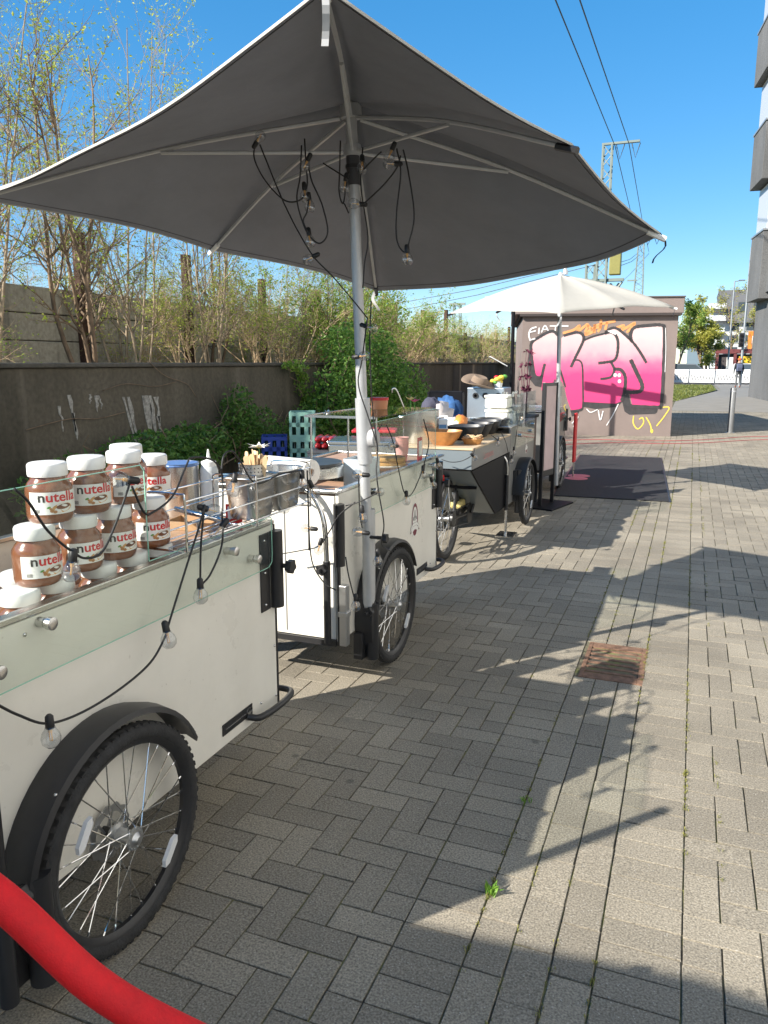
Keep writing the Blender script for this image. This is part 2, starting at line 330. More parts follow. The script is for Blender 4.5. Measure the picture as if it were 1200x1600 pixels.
# moss tufts in the joints and two weeds
mo = MB(); rm = random.Random(11)
def tuft(mb, x, y, n, h, sp):
    for _ in range(n):
        a = rm.uniform(0,2*pi); l = rm.uniform(.4,1)*h; px, py = x+rm.gauss(0,sp), y+rm.gauss(0,sp); t = rm.uniform(.3,1.1)
        tip = (px+cos(a)*l*t, py+sin(a)*l*t, l); b = .16*l; s_, c_ = sin(a)*b, cos(a)*b; md = (px+cos(a)*l*t*.5, py+sin(a)*l*t*.5, l*.7)
        mb.add([(px,py,-.006),(md[0]-s_,md[1]+c_,md[2]),tip,(md[0]+s_,md[1]-c_,md[2])], [(0,1,2,3)])
for x, wt in ((-.455,1.3),(-.347,.4),(-.238,.4),(-.13,1.6),(.08,1.2),(.19,.6),(-.65,.3)):
    y = 1.4
    while y < 16:
        y += rm.expovariate(22*wt)
        if math.sin(y*2.3+x*9)+.6*math.sin(y*5.1+x*4) > .0 and not (-.45 < x < -.2 and DY0-.03 < y < DY1+.03): tuft(mo, x, y, 8, .0095, .005)
MOSS = leafmat('moss_leaf', (.12,.14,.03), (.32,.3,.07), .2)
kind(tag(mo.build('moss', MOSS), 'moss and tiny weeds growing in the joints between the paving stones', 'moss'), 'stuff')
WEED = leafmat('weed_leaf', (.12,.28,.03), (.25,.42,.06), .4)
for px, n, h, lb in (((-0.451,2), 40, .034, 'bright green weed growing in the gutter joint at the edge of the cart shadow'), ((-0.452,2.528), 22, .02, 'tiny green weed in the shaded joint left of the bar shadow')):
    mb = MB(); tuft(mb, 0, 0, n, h, .008); tag(mb.build('weed', WEED, loc=(px[0], px[1], 0)), lb, 'weed', 'weeds in the paving joints')

# street drain
RUST = mat('rusty_iron', (.2,.115,.075), .8, .3, var=.45, scale=25, bump=.5, bscale=90)
dr = thing('street_drain', 'rusty cast iron street drain grate set in the gutter', 'drain', ((DX0+DX1)/2, (DY0+DY1)/2, 0))
W2, H2 = (DX1-DX0)/2-.004, (DY1-DY0)/2-.004
fr = MB().box(-W2,-W2+.022,-H2,H2,-.06,.002).box(W2-.03,W2,-H2,H2,-.06,.001).box(-W2+.022,W2-.03,-H2,-H2+.075,-.06,.0015).box(-W2+.022,W2-.03,H2-.075,H2,-.06,.0015)
fr.build('frame', RUST, dr, bevel=.003)
MB().box(-W2,W2,-H2,H2,-.3,-.29).build('pit', mat('drain_mud', (.02,.018,.015), 1), dr)
for i in range(6):
    yy = -H2+.105+i*(2*H2-.21)/5
    MB().box(-W2+.02,W2-.05,yy-.0125,yy+.0125,-.02,-.001).build('bar', RUST, dr, bevel=.003)
    MB().box(W2-.062,W2-.03,yy-.024,yy+.008,-.05,-.004).build('bar', RUST, dr, bevel=.002)

# black mats and red cables on the ground
MATM = mat('rubber_mat', (.022,.022,.026), .85, var=.3, scale=30, bump=.6, bscale=200)
mo_ = thing('floor_mat', 'large black rubber floor mat lying in front of the far cart', 'mat', (-.92,11.2,0), radians(3.4))
MB().box(-.64,.64,-2.12,2.12,.002,.014).build('mat_sheet', MATM, mo_, bevel=.003)
eb = MB()
for a in (-1,1): eb.box(a*.64-.02,a*.64+.02,-2.14,2.14,.0015,.009)
eb.build('border', BLK, mo_)
RED = mat('red_cable', (.4,.05,.06), .5)
for lb, pts in (('thin red cable lying across the paving, the farther of two', [(-3.2,14.6),(-1.9,16.0),(-.8,16.15),(.2,16.75),(1.2,17.9),(2.2,18.3),(4.5,19.2)]), ('thin red cable lying across the paving, the nearer of two', [(-3.2,13.6),(-1.6,15.4),(-.4,15.75),(.4,16.3),(1.3,17.2),(2.4,17.6),(4.8,18.1)])):
    tag(MB().tube(crom([(x,y,.014) for x, y in pts], 8), .0055, 6).build('red_cable', RED, smooth=True), lb, 'cable', 'red cables on the paving')

# bollard
bl = thing('bollard', 'round stainless steel bollard standing on the pavement by the grey building', 'bollard', (.85,18.92,0))
MB().lathe([(.001,0),(.062,0),(.062,.975),(.055,.99),(.001,.992)], 20).build('post', mat('bollard_steel', (.2,.205,.21), .45, .3, var=.08, scale=8), bl, smooth=True)
MB().lathe([(.064,.9),(.064,.935)], 20).build('reflective_band', mat('band_grey', (.35,.36,.38), .4), bl, smooth=True)
MB().lathe([(.001,0),(.1,0),(.1,.008),(.062,.011)], 20).build('foot_ring', ALU, bl)

# ---------------------------------------------------------------- retaining walls at the railway bank
WX = -5.5
dark = wall_mat('dark_wet_concrete', (.045,.04,.028), (.13,.113,.085), (.2,.175,.14), .4)
lw = thing('retaining_wall', 'low dark stained concrete retaining wall along the railway bank', 'wall', (WX,0,0))
y = -6.0; segs = [(-6,3.2),(3.2,10.6),(10.6,18.5),(18.5,29.5)]
for a, b in segs:
    MB().box(-.35,0,a+.01,b-.01,-.05,1.5).build('wall_segment', dark if a < 18 else wall_mat('striped_concrete', (.035,.034,.03), (.1,.095,.08), (.3,.27,.2), .8), lw, bevel=.02)
    MB().box(-.4,.03,a+.008,b-.008,1.5,1.545).build('coping', wall_mat('coping_concrete', (.05,.048,.04), (.11,.1,.085)), lw, bevel=.012)
LIME = mat('lime_deposit', (.3,.29,.265), .95, var=.55, scale=22, bump=.8, bscale=60)
def drip(y, z, w_, h, ln):
    h *= 1.35; ln *= 1.3
    mb = MB(); n = 6; L_ = []; R_ = []
    for i in range(n+1):
        t = i/n; ww = w_*(1-.6*t)*(1+.45*R.uniform(-1,1))*(.35 if i == n else 1); yy = y+ln*t+R.gauss(0,.006); L_.append((yy-ww,z-h*t,0)); R_.append((yy+ww*R.uniform(.6,1.3),z-h*t,0))
    L_ = [(q.x,q.y) for q in crom(L_, 4)]; R_ = [(q.x,q.y) for q in crom(R_, 4)]
    mb.prism(L_+R_[::-1], .001, .006, lambda u,v,k: (k,u,v)); return mb
for p, w_, h, ln in (((-5.5,5.756,1.246),0.03,0.32,0.06), ((-5.5,5.788,1.075),0.02,0.14,0.02), ((-5.5,5.625,1.15),0.015,0.18,0.02), ((-5.5,6.122,1.226),0.03,0.12,0), ((-5.5,6.035,1.242),0.02,0.07,0), ((-5.5,6.182,1.192),0.012,0.08,0), ((-5.5,6.513,1.197),0.03,0.42,0.14), ((-5.5,6.592,1.194),0.025,0.62,0.14), ((-5.5,6.849,1.197),0.05,0.56,0.12), ((-5.5,6.945,1.194),0.035,0.32,0.05), ((-5.5,7.042,1.176),0.03,0.22,0.04), ((-5.5,7.068,0.963),0.03,0.14,0.02)):
    drip(p[1], p[2], w_, h, ln).build('lime_streak', LIME, lw)
kind(MB().add([(WX-.39,-6,1.49),(-7.9,-6,1.5),(-7.9,42,1.5),(WX-.39,42,1.47)], [(0,1,2,3)]).build('terrace', mat('leaf_litter', (.09,.065,.04), 1, var=.5, scale=6)), 'structure')
# upper wall of concrete planks between rusty steel posts
UX = -7.7
up = thing('plank_retaining_wall', 'upper wall of pale concrete planks held between rusty steel posts', 'wall', (UX,0,1.48))
PL = wall_mat('pale_plank_concrete', (.3,.28,.23), (.5,.46,.38), (.07,.065,.055), .6, 2.0)
PR = mat('rusty_steel_post', (.085,.045,.03), .85, .2, var=.4, scale=12)
me = None; MB().box(-.5,-.09,-2,41,-.1,.93).build('backfill', mat('backfill_soil', (.05,.04,.03), 1), up)
py_ = [-1+i*2.35 for i in range(18)]
rp = random.Random(21)
for i in range(len(py_)-1):
    for k in range(3):
        z0 = k*.335
        MB().box(-.08,0,py_[i]+.06,py_[i+1]-.06,z0+.006,z0+.33).build('plank', PL, up, bevel=.01).location = (rp.uniform(-.012,.012),0,0)
for yy in py_:
    h = rp.choice((1.1,1.25,1.75,1.6))
    MB().box(-.01,.09,yy-.075,yy+.075,-.1,h).build('steel_post', PR, up, bevel=.006)
kind(MB().add([(UX-.06,-8,2.42),(-13,-8,2.9),(-40,-8,3.3),(-40,80,3.3),(-13,80,2.9),(UX-.06,42,2.42)], [(0,1,4,5),(1,2,3,4)]).build('embankment', mat('dry_bank', (.16,.12,.06), 1, var=.5, scale=3)), 'structure')

# ---------------------------------------------------------------- trees and shrubs
BARKP = mat('pale_bark', (.33,.26,.18), .9, var=.4, scale=9)
BARKD = mat('dark_bark', (.2,.14,.09), .9, var=.4, scale=9)
TWIGT = mat('tan_twig', (.5,.37,.23), .9, var=.35, scale=6)
LEAFY = leafmat('young_leaf', (.3,.4,.05), (.55,.6,.12), .5)
LEAFG = leafmat('green_leaf', (.18,.32,.04), (.42,.54,.09), .5)
LEAFD = leafmat('ivy_leaf', (.05,.14,.025), (.18,.32,.06), .4)
LEAFF = leafmat('far_leaf', (.3,.32,.05), (.5,.47,.1), .4)
LEAFF2 = leafmat('far_green_leaf', (.14,.26,.04), (.34,.42,.08), .4)
def leaf(mb, p, s, rd):
    a = Vector((rd.gauss(0,1), rd.gauss(0,1), rd.gauss(0,.7))).normalized(); b = a.orthogonal().normalized()
    b = (b*cos(rd.uniform(0,pi))+a.cross(b)*sin(rd.uniform(0,pi))).normalized(); s *= rd.uniform(.6,1.3); n = a.cross(b)*s*.14
    p = Vector(p); mb.add([p, p+a*s*.5+b*s*.27+n, p+a*s, p+a*s*.5-b*s*.27+n], [(0,1,2),(0,2,3)])
def branch(wd, lf, p, d, L, r, lv, C, rd):
    n = C['seg'][lv]; pts = [Vector(p)]; d = Vector(d).normalized(); ds = [d]
    for i in range(n):
        d = (d+Vector((rd.gauss(0,1), rd.gauss(0,1), rd.gauss(0,1)))*C['wob'][lv]+Vector((0,0,C['up'][lv]))).normalized()
        pts.append(pts[-1]+d*(L/n)); ds.append(d)
    wd.tube(pts, [r*(1-.75*i/n) for i in range(n+1)], (5,4,3,3,3)[lv], caps=False)
    if lv+1 < len(C['kids']):
        for _ in range(max(1, round(C['kids'][lv+1]*rd.uniform(.7,1.3)))):
            t = rd.uniform(C['start'][lv], 1)*n; i = min(int(t), n-1); q = pts[i].lerp(pts[i+1], t-i)
            o = ds[i].orthogonal().normalized(); a = rd.uniform(0,2*pi); o = o*cos(a)+ds[i].cross(o)*sin(a); sp = C['spread'][lv]*rd.uniform(.7,1.2)
            branch(wd, lf, q, ds[i]*cos(sp)+o*sin(sp), L*C['len'][lv]*rd.uniform(.6,1.2)*(1-.35*t/n), r*(1-.7*t/n)*.6, lv+1, C, rd)
    if lv >= C['leaflv']:
        for _ in range(C['leaves']):
            t = rd.uniform(.15,1)*n; i = min(int(t), n-1); q = pts[i].lerp(pts[i+1], t-i)
            if rd.random() < C['dens']: leaf(lf, q+Vector((rd.gauss(0,1),rd.gauss(0,1),rd.gauss(0,1)))*C['ls']*.5, C['ls'], rd)
def grow(seed, stems, H, r0, C, lean=.25, spread=.25):
    rd = random.Random(seed); wd, lf = MB(), MB()
    for i in range(stems):
        a = rd.uniform(0,2*pi); l = rd.uniform(.2,1)*lean
        branch(wd, lf, (cos(a)*spread*rd.random(), sin(a)*spread*rd.random(), -.05), (cos(a)*l, sin(a)*l, 1), H*rd.uniform(.65,1), r0*rd.uniform(.6,1), 0, C, rd)
    return wd, lf
def plant(name, label, cat, tpl, loc, rz=0, s=(1,1,1), group=None):
    o = thing(name, label, cat, loc, rz, group); o.scale = s
    for nm, me_ in tpl:
        c_ = bpy.data.objects.new(nm, me_); COL.objects.link(c_); c_.parent = o
    return o
TREE = dict(seg=(10,7,5,4), wob=(.07,.15,.2,.2), up=(.09,.08,.06,.04), kids=(0,13,9,4), start=(.1,.1,.1,0), spread=(.8,.75,.8), len=(.36,.45,.5), leaflv=2, leaves=5, dens=.15, ls=.04)
SHRUB = dict(seg=(7,6,4), wob=(.16,.22,.25), up=(.06,.05,.03), kids=(0,13,11), start=(.15,.1,0), spread=(.7,.8), len=(.5,.5), leaflv=1, leaves=9, dens=.42, ls=.055)
DRY = dict(seg=(7,6,4), wob=(.2,.3,.3), up=(.02,-.02,-.03), kids=(0,10,8), start=(.1,.1,0), spread=(.8,.9), len=(.6,.55), leaflv=1, leaves=3, dens=.25, ls=.045)
def tpl(seed, stems, H, r0, C, bark, lf_, lean=.25, spread=.25):
    wd, lf = grow(seed, stems, H, r0, C, lean, spread); out = [('trunk', wd.mesh('trunk', bark, 'all'))]
    if lf.v: out.append(('crown', lf.mesh('crown', lf_)))
    return out
T1 = tpl(1, 5, 4.6, .026, TREE, BARKP, LEAFY, .3, .35); T2 = tpl(2, 6, 4.3, .022, TREE, BARKP, LEAFY, .4, .45); T3 = tpl(9, 4, 4.4, .032, TREE, BARKD, LEAFY, .5, .3)
S1 = tpl(4, 8, 2.2, .025, SHRUB, TWIGT, LEAFG, .5, .35); S2 = tpl(5, 11, 2.0, .018, dict(SHRUB, dens=.17), TWIGT, LEAFY, .6, .4); S3 = tpl(6, 10, 2.1, .022, dict(SHRUB, dens=.24), BARKD, LEAFG, .4, .3)
D1 = tpl(7, 18, 1.25, .011, DRY, TWIGT, LEAFY, 1.2, .6); D2 = tpl(8, 16, 1.35, .011, DRY, TWIGT, LEAFG, 1.3, .7)
z1 = 1.49
for i, (t, y, x, rz, s, lb) in enumerate([
  (T1, 6.0, -6.9, .3, 1.0, 'tall thin multi-stemmed tree with few leaves at the far left edge above the wall'),
  (T3, 7.3, -6.5, 1.9, 1.05, 'bare dark-stemmed sapling behind the lime streaks on the wall'),
  (T2, 8.4, -7.0, 2.6, 1.05, 'slender pale sapling with young leaves rising highest beside the parasol edge'),
  (T1, 9.6, -6.4, 4.0, .85, 'thin pale sapling standing left of the wide rusty post'),
  (T3, 10.6, -7.2, 5.2, .8, 'dark thin tree right of the wide rusty post under the parasol edge'),
  (T3, 4.7, -6.6, 5.5, 1.0, 'leaning pale tree with long bare limbs partly cut by the left frame edge'),
  (T2, 12.2, -6.6, .8, .62, 'short sapling with fresh leaves behind the left parasol rib tip'),
  (T1, 14.4, -6.8, 2.2, .55, 'small pale sapling directly left of the parasol pole above the wall'),
  (T2, 7.6, -9.6, 1.0, 1.0, 'slim tree with young leaves on the bank behind the plank wall, left side'),
  (T1, 10.4, -9.8, 3.4, .8, 'slim tree with pale bark on the bank behind the plank wall, right side'),
  (T3, 5.4, -9.2, 3.4, .95, 'dark bare tree on the bank behind the plank wall at the left edge'),
  ]): plant('sapling', lb, 'tree', t, (x,y,z1 if x > -7.7 else 2.4), rz, (s,s,s), 'thin trees on the railway bank')
rb = random.Random(31)
for i, (t, y, x, s, lb) in enumerate([
  (S2, 8.9, -6.3, .6, 'low leafy shrub on the wall top behind the stacked jars'),
  (S2, 10.8, -6.3, .75, 'yellow-green shrub on the wall top left of the green crates'),
  (S1, 11.9, -6.5, .85, 'green shrub above the wall right behind the green crates'),
  (S3, 13.0, -6.3, .95, 'dark-stemmed leafy shrub above the wall left of the parasol pole'),
  (S1, 14.2, -6.2, .95, 'dense green shrub above the wall straight behind the parasol pole'),
  (S3, 15.5, -6.4, .95, 'leafy shrub above the wall just right of the parasol pole'),
  (S1, 16.9, -6.3, .85, 'green shrub above the wall end left of the black wall part'),
  (S2, 18.6, -6.6, .7, 'loose yellow-green shrub above the black wall part'),
  (S2, 21.0, -6.8, .7, 'yellow-green shrub behind the tilted white tray on the wall'),
  (S3, 24.0, -7.0, .7, 'leafy shrub far along the wall near the graffiti hut'),
  (S2, 27.5, -7.0, .75, 'farthest leafy shrub on the wall beside the graffiti hut')]):
    plant('shrub', lb, 'shrub', t, (x,y,z1), rb.uniform(0,6), (s,s,s), 'shrubs on the wall top')
for i in range(26):
    y = 4.6+i*1.05+(i > 14)*(i-14)*.6; x = (-8.4,-7.1,-6.5)[i % 3] if y > 11.5 else (-8.4,-7.2,-8.3)[i % 3]; s = rb.uniform(.75,1.0)*(.8 if y < 11.5 else 1)
    plant('dry_bramble', 'tangled dry bramble with brown stems '+('growing in front of the pale plank wall' if x > -7.7 else 'hanging over the top of the pale plank wall'), 'bramble', (D1,D2)[i % 2], (x,y,z1 if x > -7.7 else 2.4), rb.uniform(0,6), (s,s,s*.8), 'dry brambles on the bank')
# creeper masses on and in front of the dark wall
def creeper(name, label, blobs, n, ls, lm_, seed, stem=True):
    rd = random.Random(seed); lf, wd = MB(), MB(); o = thing(name, label, 'climbing plant', (blobs[0][0],blobs[0][1],0))
    bx, by = blobs[0][:2]
    for cx, cy, cz, rx, ry, rz_, k in blobs:
        for _ in range(int(n*k)):
            v = Vector((rd.gauss(0,1),rd.gauss(0,1),rd.gauss(0,1))).normalized()*rd.random()**.4
            p = Vector((cx-bx+v.x*rx, cy-by+v.y*ry, max(.02, cz+v.z*rz_)))
            if p.x+bx < WX+.02: p.x = WX+.02-bx+rd.random()*.1
            leaf(lf, p, ls, rd)
        for _ in range(int(8*k+2)):
            p0 = Vector((cx-bx+rd.gauss(0,.2)*rx, cy-by+rd.gauss(0,.4)*ry, max(0,cz-rz_))); pts = [p0]
            for j in range(6): pts.append(pts[-1]+Vector((rd.gauss(0,.06),rd.gauss(0,.14),rz_*2/6*rd.uniform(.6,1.2))))
            for q in pts: q.x = max(q.x, WX+.02-bx)
            wd.tube(pts, [.009*(1-.1*j) for j in range(7)], 4, caps=False)
    wd.build('stem', BARKD, o); lf.build('foliage', lm_, o)
creeper('creeper', 'dense dark green creeper hanging over the wall behind the parasol pole', [(-4.95,11.0,.85,.5,1.0,.85,1.5),(-4.85,11.9,1.3,.5,.9,.65,1.0),(-4.75,12.8,.8,.55,.9,.8,1.1),(-5.2,10.2,.5,.3,.6,.5,.45),(-5.2,11.9,1.8,.55,1.2,.4,.8),(-4.9,13.7,.6,.4,.7,.6,.6)], 2600, .075, leafmat('creeper_leaf', (.06,.16,.025), (.25,.42,.07), .45), 41)
creeper('creeper', 'low ivy growing at the wall foot below the white lime streaks', [(-5.15,6.4,.55,.3,.8,.32,.8),(-5.2,7.3,.6,.28,.6,.3,.5),(-5.1,5.3,.4,.3,.6,.35,.5)], 2600, .07, LEAFD, 42)
creeper('creeper', 'green creeper climbing the wall between the lime streaks and the crates', [(-5.3,8.4,.8,.2,.35,.5,.5),(-5.3,8.9,.55,.25,.5,.45,.6),(-5.25,9.8,.4,.25,.6,.4,.5),(-5.3,10.7,.4,.25,.6,.4,.4)], 2300, .06, LEAFD, 43)
creeper('creeper', 'yellow-green trailing shoots hanging from the wall top left of the crates', [(-5.4,10.3,1.3,.1,.15,.25,.06),(-5.4,10.55,1.0,.12,.18,.12,.07),(-5.35,10.0,1.5,.12,.3,.08,.06)], 2300, .07, leafmat('shoot_leaf', (.12,.25,.03), (.3,.42,.07), .45), 44)
# trailing roots over the coping
for lb, r_, pts in (('thin brown root lying along the wall coping left of the parasol pole', .009, [(-5.46,10.2,1.556),(-5.44,11.4,1.58),(-5.46,12.4,1.56),(-5.42,13.2,1.45),(-5.42,13.6,1.3)]), ('thin bare root hanging over the wall above the lime streaks', .004, [(-5.46,6.9,1.56),(-5.47,7.2,1.4),(-5.48,7.6,1.3),(-5.47,7.75,1.15)]), ('thin pale root on the wall face at the left edge', .005, [(-5.48,5.2,.96),(-5.48,5.7,1.02),(-5.48,6.1,1.0),(-5.48,6.5,1.04)]), ('thin pale root joining the lime streaks', .004, [(-5.48,6.2,1.27),(-5.48,6.55,1.33),(-5.48,7.0,1.29),(-5.48,7.4,1.33)])):
    tag(MB().tube(crom(pts, 6), r_, 5).build('root', BARKD, smooth='all'), lb, 'root', 'roots on the wall')

# trees beyond the hut
FT = dict(seg=(8,7,5,4), wob=(.08,.14,.2,.25), up=(.05,.05,.04,.02), kids=(0,9,8,6), start=(.3,.2,.1,0), spread=(.7,.75,.85), len=(.55,.5,.5), leaflv=2, leaves=9, dens=.75, ls=.22)
F1 = tpl(51, 3, 6.0, .16, FT, BARKD, LEAFF, .5, .3); F2 = tpl(52, 1, 9.0, .24, dict(FT, dens=.28), BARKD, LEAFF, .1, .1); F3 = tpl(53, 2, 6.5, .17, FT, BARKD, LEAFF2, .3, .3)
for t, p, s, lb in ((F1, (1.0,74,0), 1.0, 'yellow-green spring tree standing behind the white barrier'), (F3, (-1.7,68,0), .85, 'fresh green tree right behind the corner of the graffiti hut'), (F2, (3.4,86,0), .8, 'tall nearly bare tree in front of the white balcony building'), (F2, (5.3,90,0), .8, 'nearly bare tree beside the tall lamp posts'), (F1, (-7.5,92,0), 1.1, 'yellow tree far behind the graffiti hut corner')):
    plant('street_tree', lb, 'tree', t, p, hash(lb[:3]) % 5 if False else p[1] % 6, (s,s,s), 'trees beyond the hut')

# ---------------------------------------------------------------- graffiti hut
hut = thing('utility_hut', 'flat-roofed mauve utility hut with big pink graffiti letters on its front', 'hut', (-3.449,16.721,0), math.atan2(.48,2.0))
HUTM = mat('mauve_render', (.22,.175,.16), .85, var=.12, scale=1.3, bump=.25, bscale=70)
HW = 3.168
MB().box(0,HW,0,5.2,-.02,2.5).build('wall', HUTM, hut)
MB().box(-.07,HW+.05,-.1,5.3,2.5,2.545).build('soffit', mat('soffit_dark', (.05,.04,.038), .8), hut)
MB().prism([(-.16,-.085),(HW+.08,-.085),(HW+.08,5.35),(-.16,5.35)], 2.545, 2.86, lambda u,v,w_: (u,v,w_)).build('roof_fascia', HUTM, hut, bevel=.01)
MB().box(-.17,HW+.095,-.11,5.37,2.86,2.885).build('roof_edge', mat('edge_dark', (.1,.085,.08), .6), hut)
def poly(name, pts, w_, m_): return MB().prism(pts, -w_, -w_+.0015, lambda u,v,k: (u,k,v)).build(name, m_, hut)
def stroke(name, pts, wd, w_, m_, k=6):
    P = [Vector((p[0],p[1])) for p in pts]
    if len(P) > 2: P = [Vector((q.x,q.y)) for q in crom([(p.x,p.y,0) for p in P], k)]
    n = len(P); L_, R_ = [], []
    for i in range(n):
        t = (P[min(i+1,n-1)]-P[max(i-1,0)]).normalized(); nn = Vector((-t.y,t.x)); q = wd/2*(.85+.3*abs(sin(i*1.7))); L_.append(P[i]+nn*q); R_.append(P[i]-nn*q)
    mb = MB(); vs = [(p.x,-w_,p.y) for p in L_]+[(p.x,-w_,p.y) for p in R_]
    mb.add(vs, [(i,i+1,n+i+1,n+i) for i in range(n-1)]); return mb.build(name, m_, hut)
def pinkmat():
    m, t, b = nodes('pink_spray'); N = t.nodes.new; L = t.links.new
    g_ = N('ShaderNodeNewGeometry'); s_ = N('ShaderNodeSeparateXYZ'); L(g_.outputs['Position'], s_.inputs[0])
    n = N('ShaderNodeTexNoise'); n.inputs['Scale'].default_value = 3.5; n.inputs['Detail'].default_value = 5; L(g_.outputs['Position'], n.inputs[0])
    m_ = N('ShaderNodeMath'); m_.operation = 'MULTIPLY_ADD'; m_.inputs[1].default_value = .35; L(n.outputs[0], m_.inputs[0]); L(s_.outputs['Z'], m_.inputs[2])
    mr = N('ShaderNodeMapRange'); mr.inputs[1].default_value = .5; mr.inputs[2].default_value = 2.6; L(m_.outputs[0], mr.inputs[0])
    r = N('ShaderNodeValToRGB'); e = r.color_ramp.elements; e[0].position = 0; e[0].color = (.62,.04,.17,1); e[1].position = 1; e[1].color = (.7,.52,.5,1)
    for p, c_ in ((.45,(.64,.055,.2)),(.56,(.66,.14,.27)),(.68,(.68,.36,.4)),(.82,(.7,.47,.47))): k = e.new(p); k.color = (*c_,1)
    L(mr.outputs[0], r.inputs[0]); L(r.outputs[0], b.inputs['Base Color']); b.inputs['Roughness'].default_value = .7; return m
PINK = pinkmat(); GBLK = mat('spray_black', (.045,.042,.045), .7, var=.3, scale=9); GWHT = mat('spray_white', (.8,.78,.78), .7, var=.05); GORG = mat('spray_orange', (.75,.32,.12), .7, var=.1); GYEL = mat('spray_yellow', (.8,.6,.08), .7)
F = lambda *p: list(p)
poly('graffiti_block_shadow', F((1.338,0.761),(2.129,0.752),(2.246,0.942),(2.318,0.68),(2.899,0.685),(2.868,0.51),(2.828,0.474),(2.303,0.452),(2.199,0.518),(2.139,0.723),(2.051,0.62),(1.608,0.563),(1.33,0.614)), .003, GBLK)
poly('graffiti_block_shadow', F((0.214,1.954),(0.14,1.752),(0.138,1.461),(0.183,1.197),(0.305,1.05),(0.438,1.021),(0.475,1.198),(0.328,1.227),(0.249,1.402)), .003, GBLK)
poly('graffiti_block_shadow', F((1.072,0.538),(1.302,0.599),(1.223,0.436),(1.107,0.405)), .003, GBLK)
poly('graffiti_letter', F((0.2,1.94),(0.355,2.075),(0.567,2.177),(0.674,2.168),(0.729,2.096),(0.761,2.01),(0.872,2.101),(1.127,2.166),(1.238,2.116),(1.264,1.994),(1.174,1.779),(1.102,1.606),(1.212,1.589),(1.28,1.476),(1.331,0.599),(1.217,0.548),(1.087,0.529),(0.995,0.759),(0.887,1.111),(0.78,1.228),(0.698,1.111),(0.647,0.934),(0.441,0.962),(0.46,1.227),(0.327,1.25),(0.257,1.402),(0.227,1.606)), .0065, PINK)
poly('graffiti_letter', F((1.272,1.994),(1.473,2.084),(1.78,2.165),(1.919,2.113),(1.974,1.977),(1.973,1.749),(1.938,1.606),(1.876,1.56),(1.935,1.41),(2.084,1.387),(2.171,1.255),(2.178,0.942),(2.129,0.743),(2.004,0.684),(1.601,0.705),(1.331,0.717),(1.289,1.476),(1.217,1.594),(1.107,1.612),(1.174,1.773)), .0066, PINK)
poly('graffiti_letter', F((1.729,2.171),(1.861,2.244),(2.018,2.198),(2.286,1.942),(2.235,2.089),(2.282,2.244),(2.475,2.285),(2.834,2.305),(2.897,2.198),(2.934,1.52),(2.94,0.714),(2.888,0.647),(2.348,0.657),(2.283,0.896),(2.195,0.942),(2.167,1.232),(2.084,1.39),(1.939,1.433),(1.899,1.548),(1.953,1.606),(1.99,1.749),(1.988,1.977),(1.924,2.119)), .0067, PINK)
for w_, pts in ((.045,((0.788,2.067),(0.728,2.125),(0.653,2.188),(0.538,2.177),(0.355,2.075),(0.199,1.954),(0.198,1.752),(0.241,1.461),(0.291,1.271),(0.387,1.227),(0.458,1.271))), (.04,((0.492,1.519),(0.455,1.344),(0.42,1.109))), (.042,((0.858,2.101),(0.986,2.138),(1.141,2.168),(1.249,2.122),(1.272,2.008),(1.201,1.822),(1.123,1.649),(1.04,1.447))), (.026,((1.119,1.6),(1.212,1.583),(1.274,1.476),(1.303,1.113),(1.322,0.599),(1.203,0.539),(1.073,0.523))), (.03,((0.817,1.388),(0.876,1.228),(0.943,1.024))),
  (.03,((1.272,2.002),(1.473,2.084),(1.725,2.148))), (.042,((1.702,2.143),(1.822,2.17),(1.925,2.105),(1.981,1.962),(1.98,1.72),(1.925,1.591),(1.785,1.554),(1.601,1.531))), (.036,((1.856,1.563),(1.935,1.404),(1.892,1.26),(1.789,1.216),(1.661,1.201))), (.05,((1.935,1.41),(2.078,1.387),(2.172,1.232),(2.172,0.942),(2.121,0.743))),
  (.04,((1.71,2.162),(1.805,2.238),(1.917,2.252),(2.062,2.161),(2.3,1.942),(2.468,1.719),(2.583,1.537))), (.05,((2.256,1.976),(2.228,2.117),(2.295,2.258),(2.557,2.299),(2.834,2.305),(2.902,2.198),(2.931,1.52),(2.942,0.685),(2.861,0.62),(2.321,0.634))), (.06,((2.258,1.605),(2.392,1.347),(2.521,1.088),(2.5,0.958),(2.332,0.925),(2.175,0.936)))):
    stroke('graffiti_outline', pts, w_*1.3, .009, GBLK)
for w_, pts in ((.03,((0.289,2.285),(0.175,2.242),(0.135,2.128),(0.169,1.998))), (.025,((0.148,2.171),(0.277,2.207))), (.025,((0.154,2.012),(0.269,2.046))), (.028,((0.347,2.27),(0.338,2.141))), (.025,((0.394,2.169),(0.461,2.312),(0.537,2.206))), (.02,((0.413,2.224),(0.516,2.24))), (.025,((0.562,2.303),(0.95,2.3))), (.025,((0.686,2.302),(0.681,2.205))), (.02,((1.147,0.182),(1.239,0.406),(1.114,0.256))), (.018,((1.405,0.57),(1.495,0.497),(1.637,0.558))), (.022,((1.652,0.543),(1.706,0.337),(1.754,0.529))), (.02,((2.062,0.679),(1.96,0.443),(1.842,0.22))), (.012,((2.921,2.254),(2.957,1.804),(2.97,1.348)))):
    stroke('graffiti_tag', pts, w_, .0105, GWHT)
for a in ((1.962,1.283),(2.045,1.28),(2.057,1.156)): poly('graffiti_highlight', [(a[0]+.035*cos(i*.52), a[1]+.04*sin(i*.52)) for i in range(12)], .0105, GWHT)
poly('graffiti_highlight', F((1.75,2.199),(1.891,2.21),(1.939,2.147),(1.924,2.113),(1.809,2.162)), .0098, GWHT)
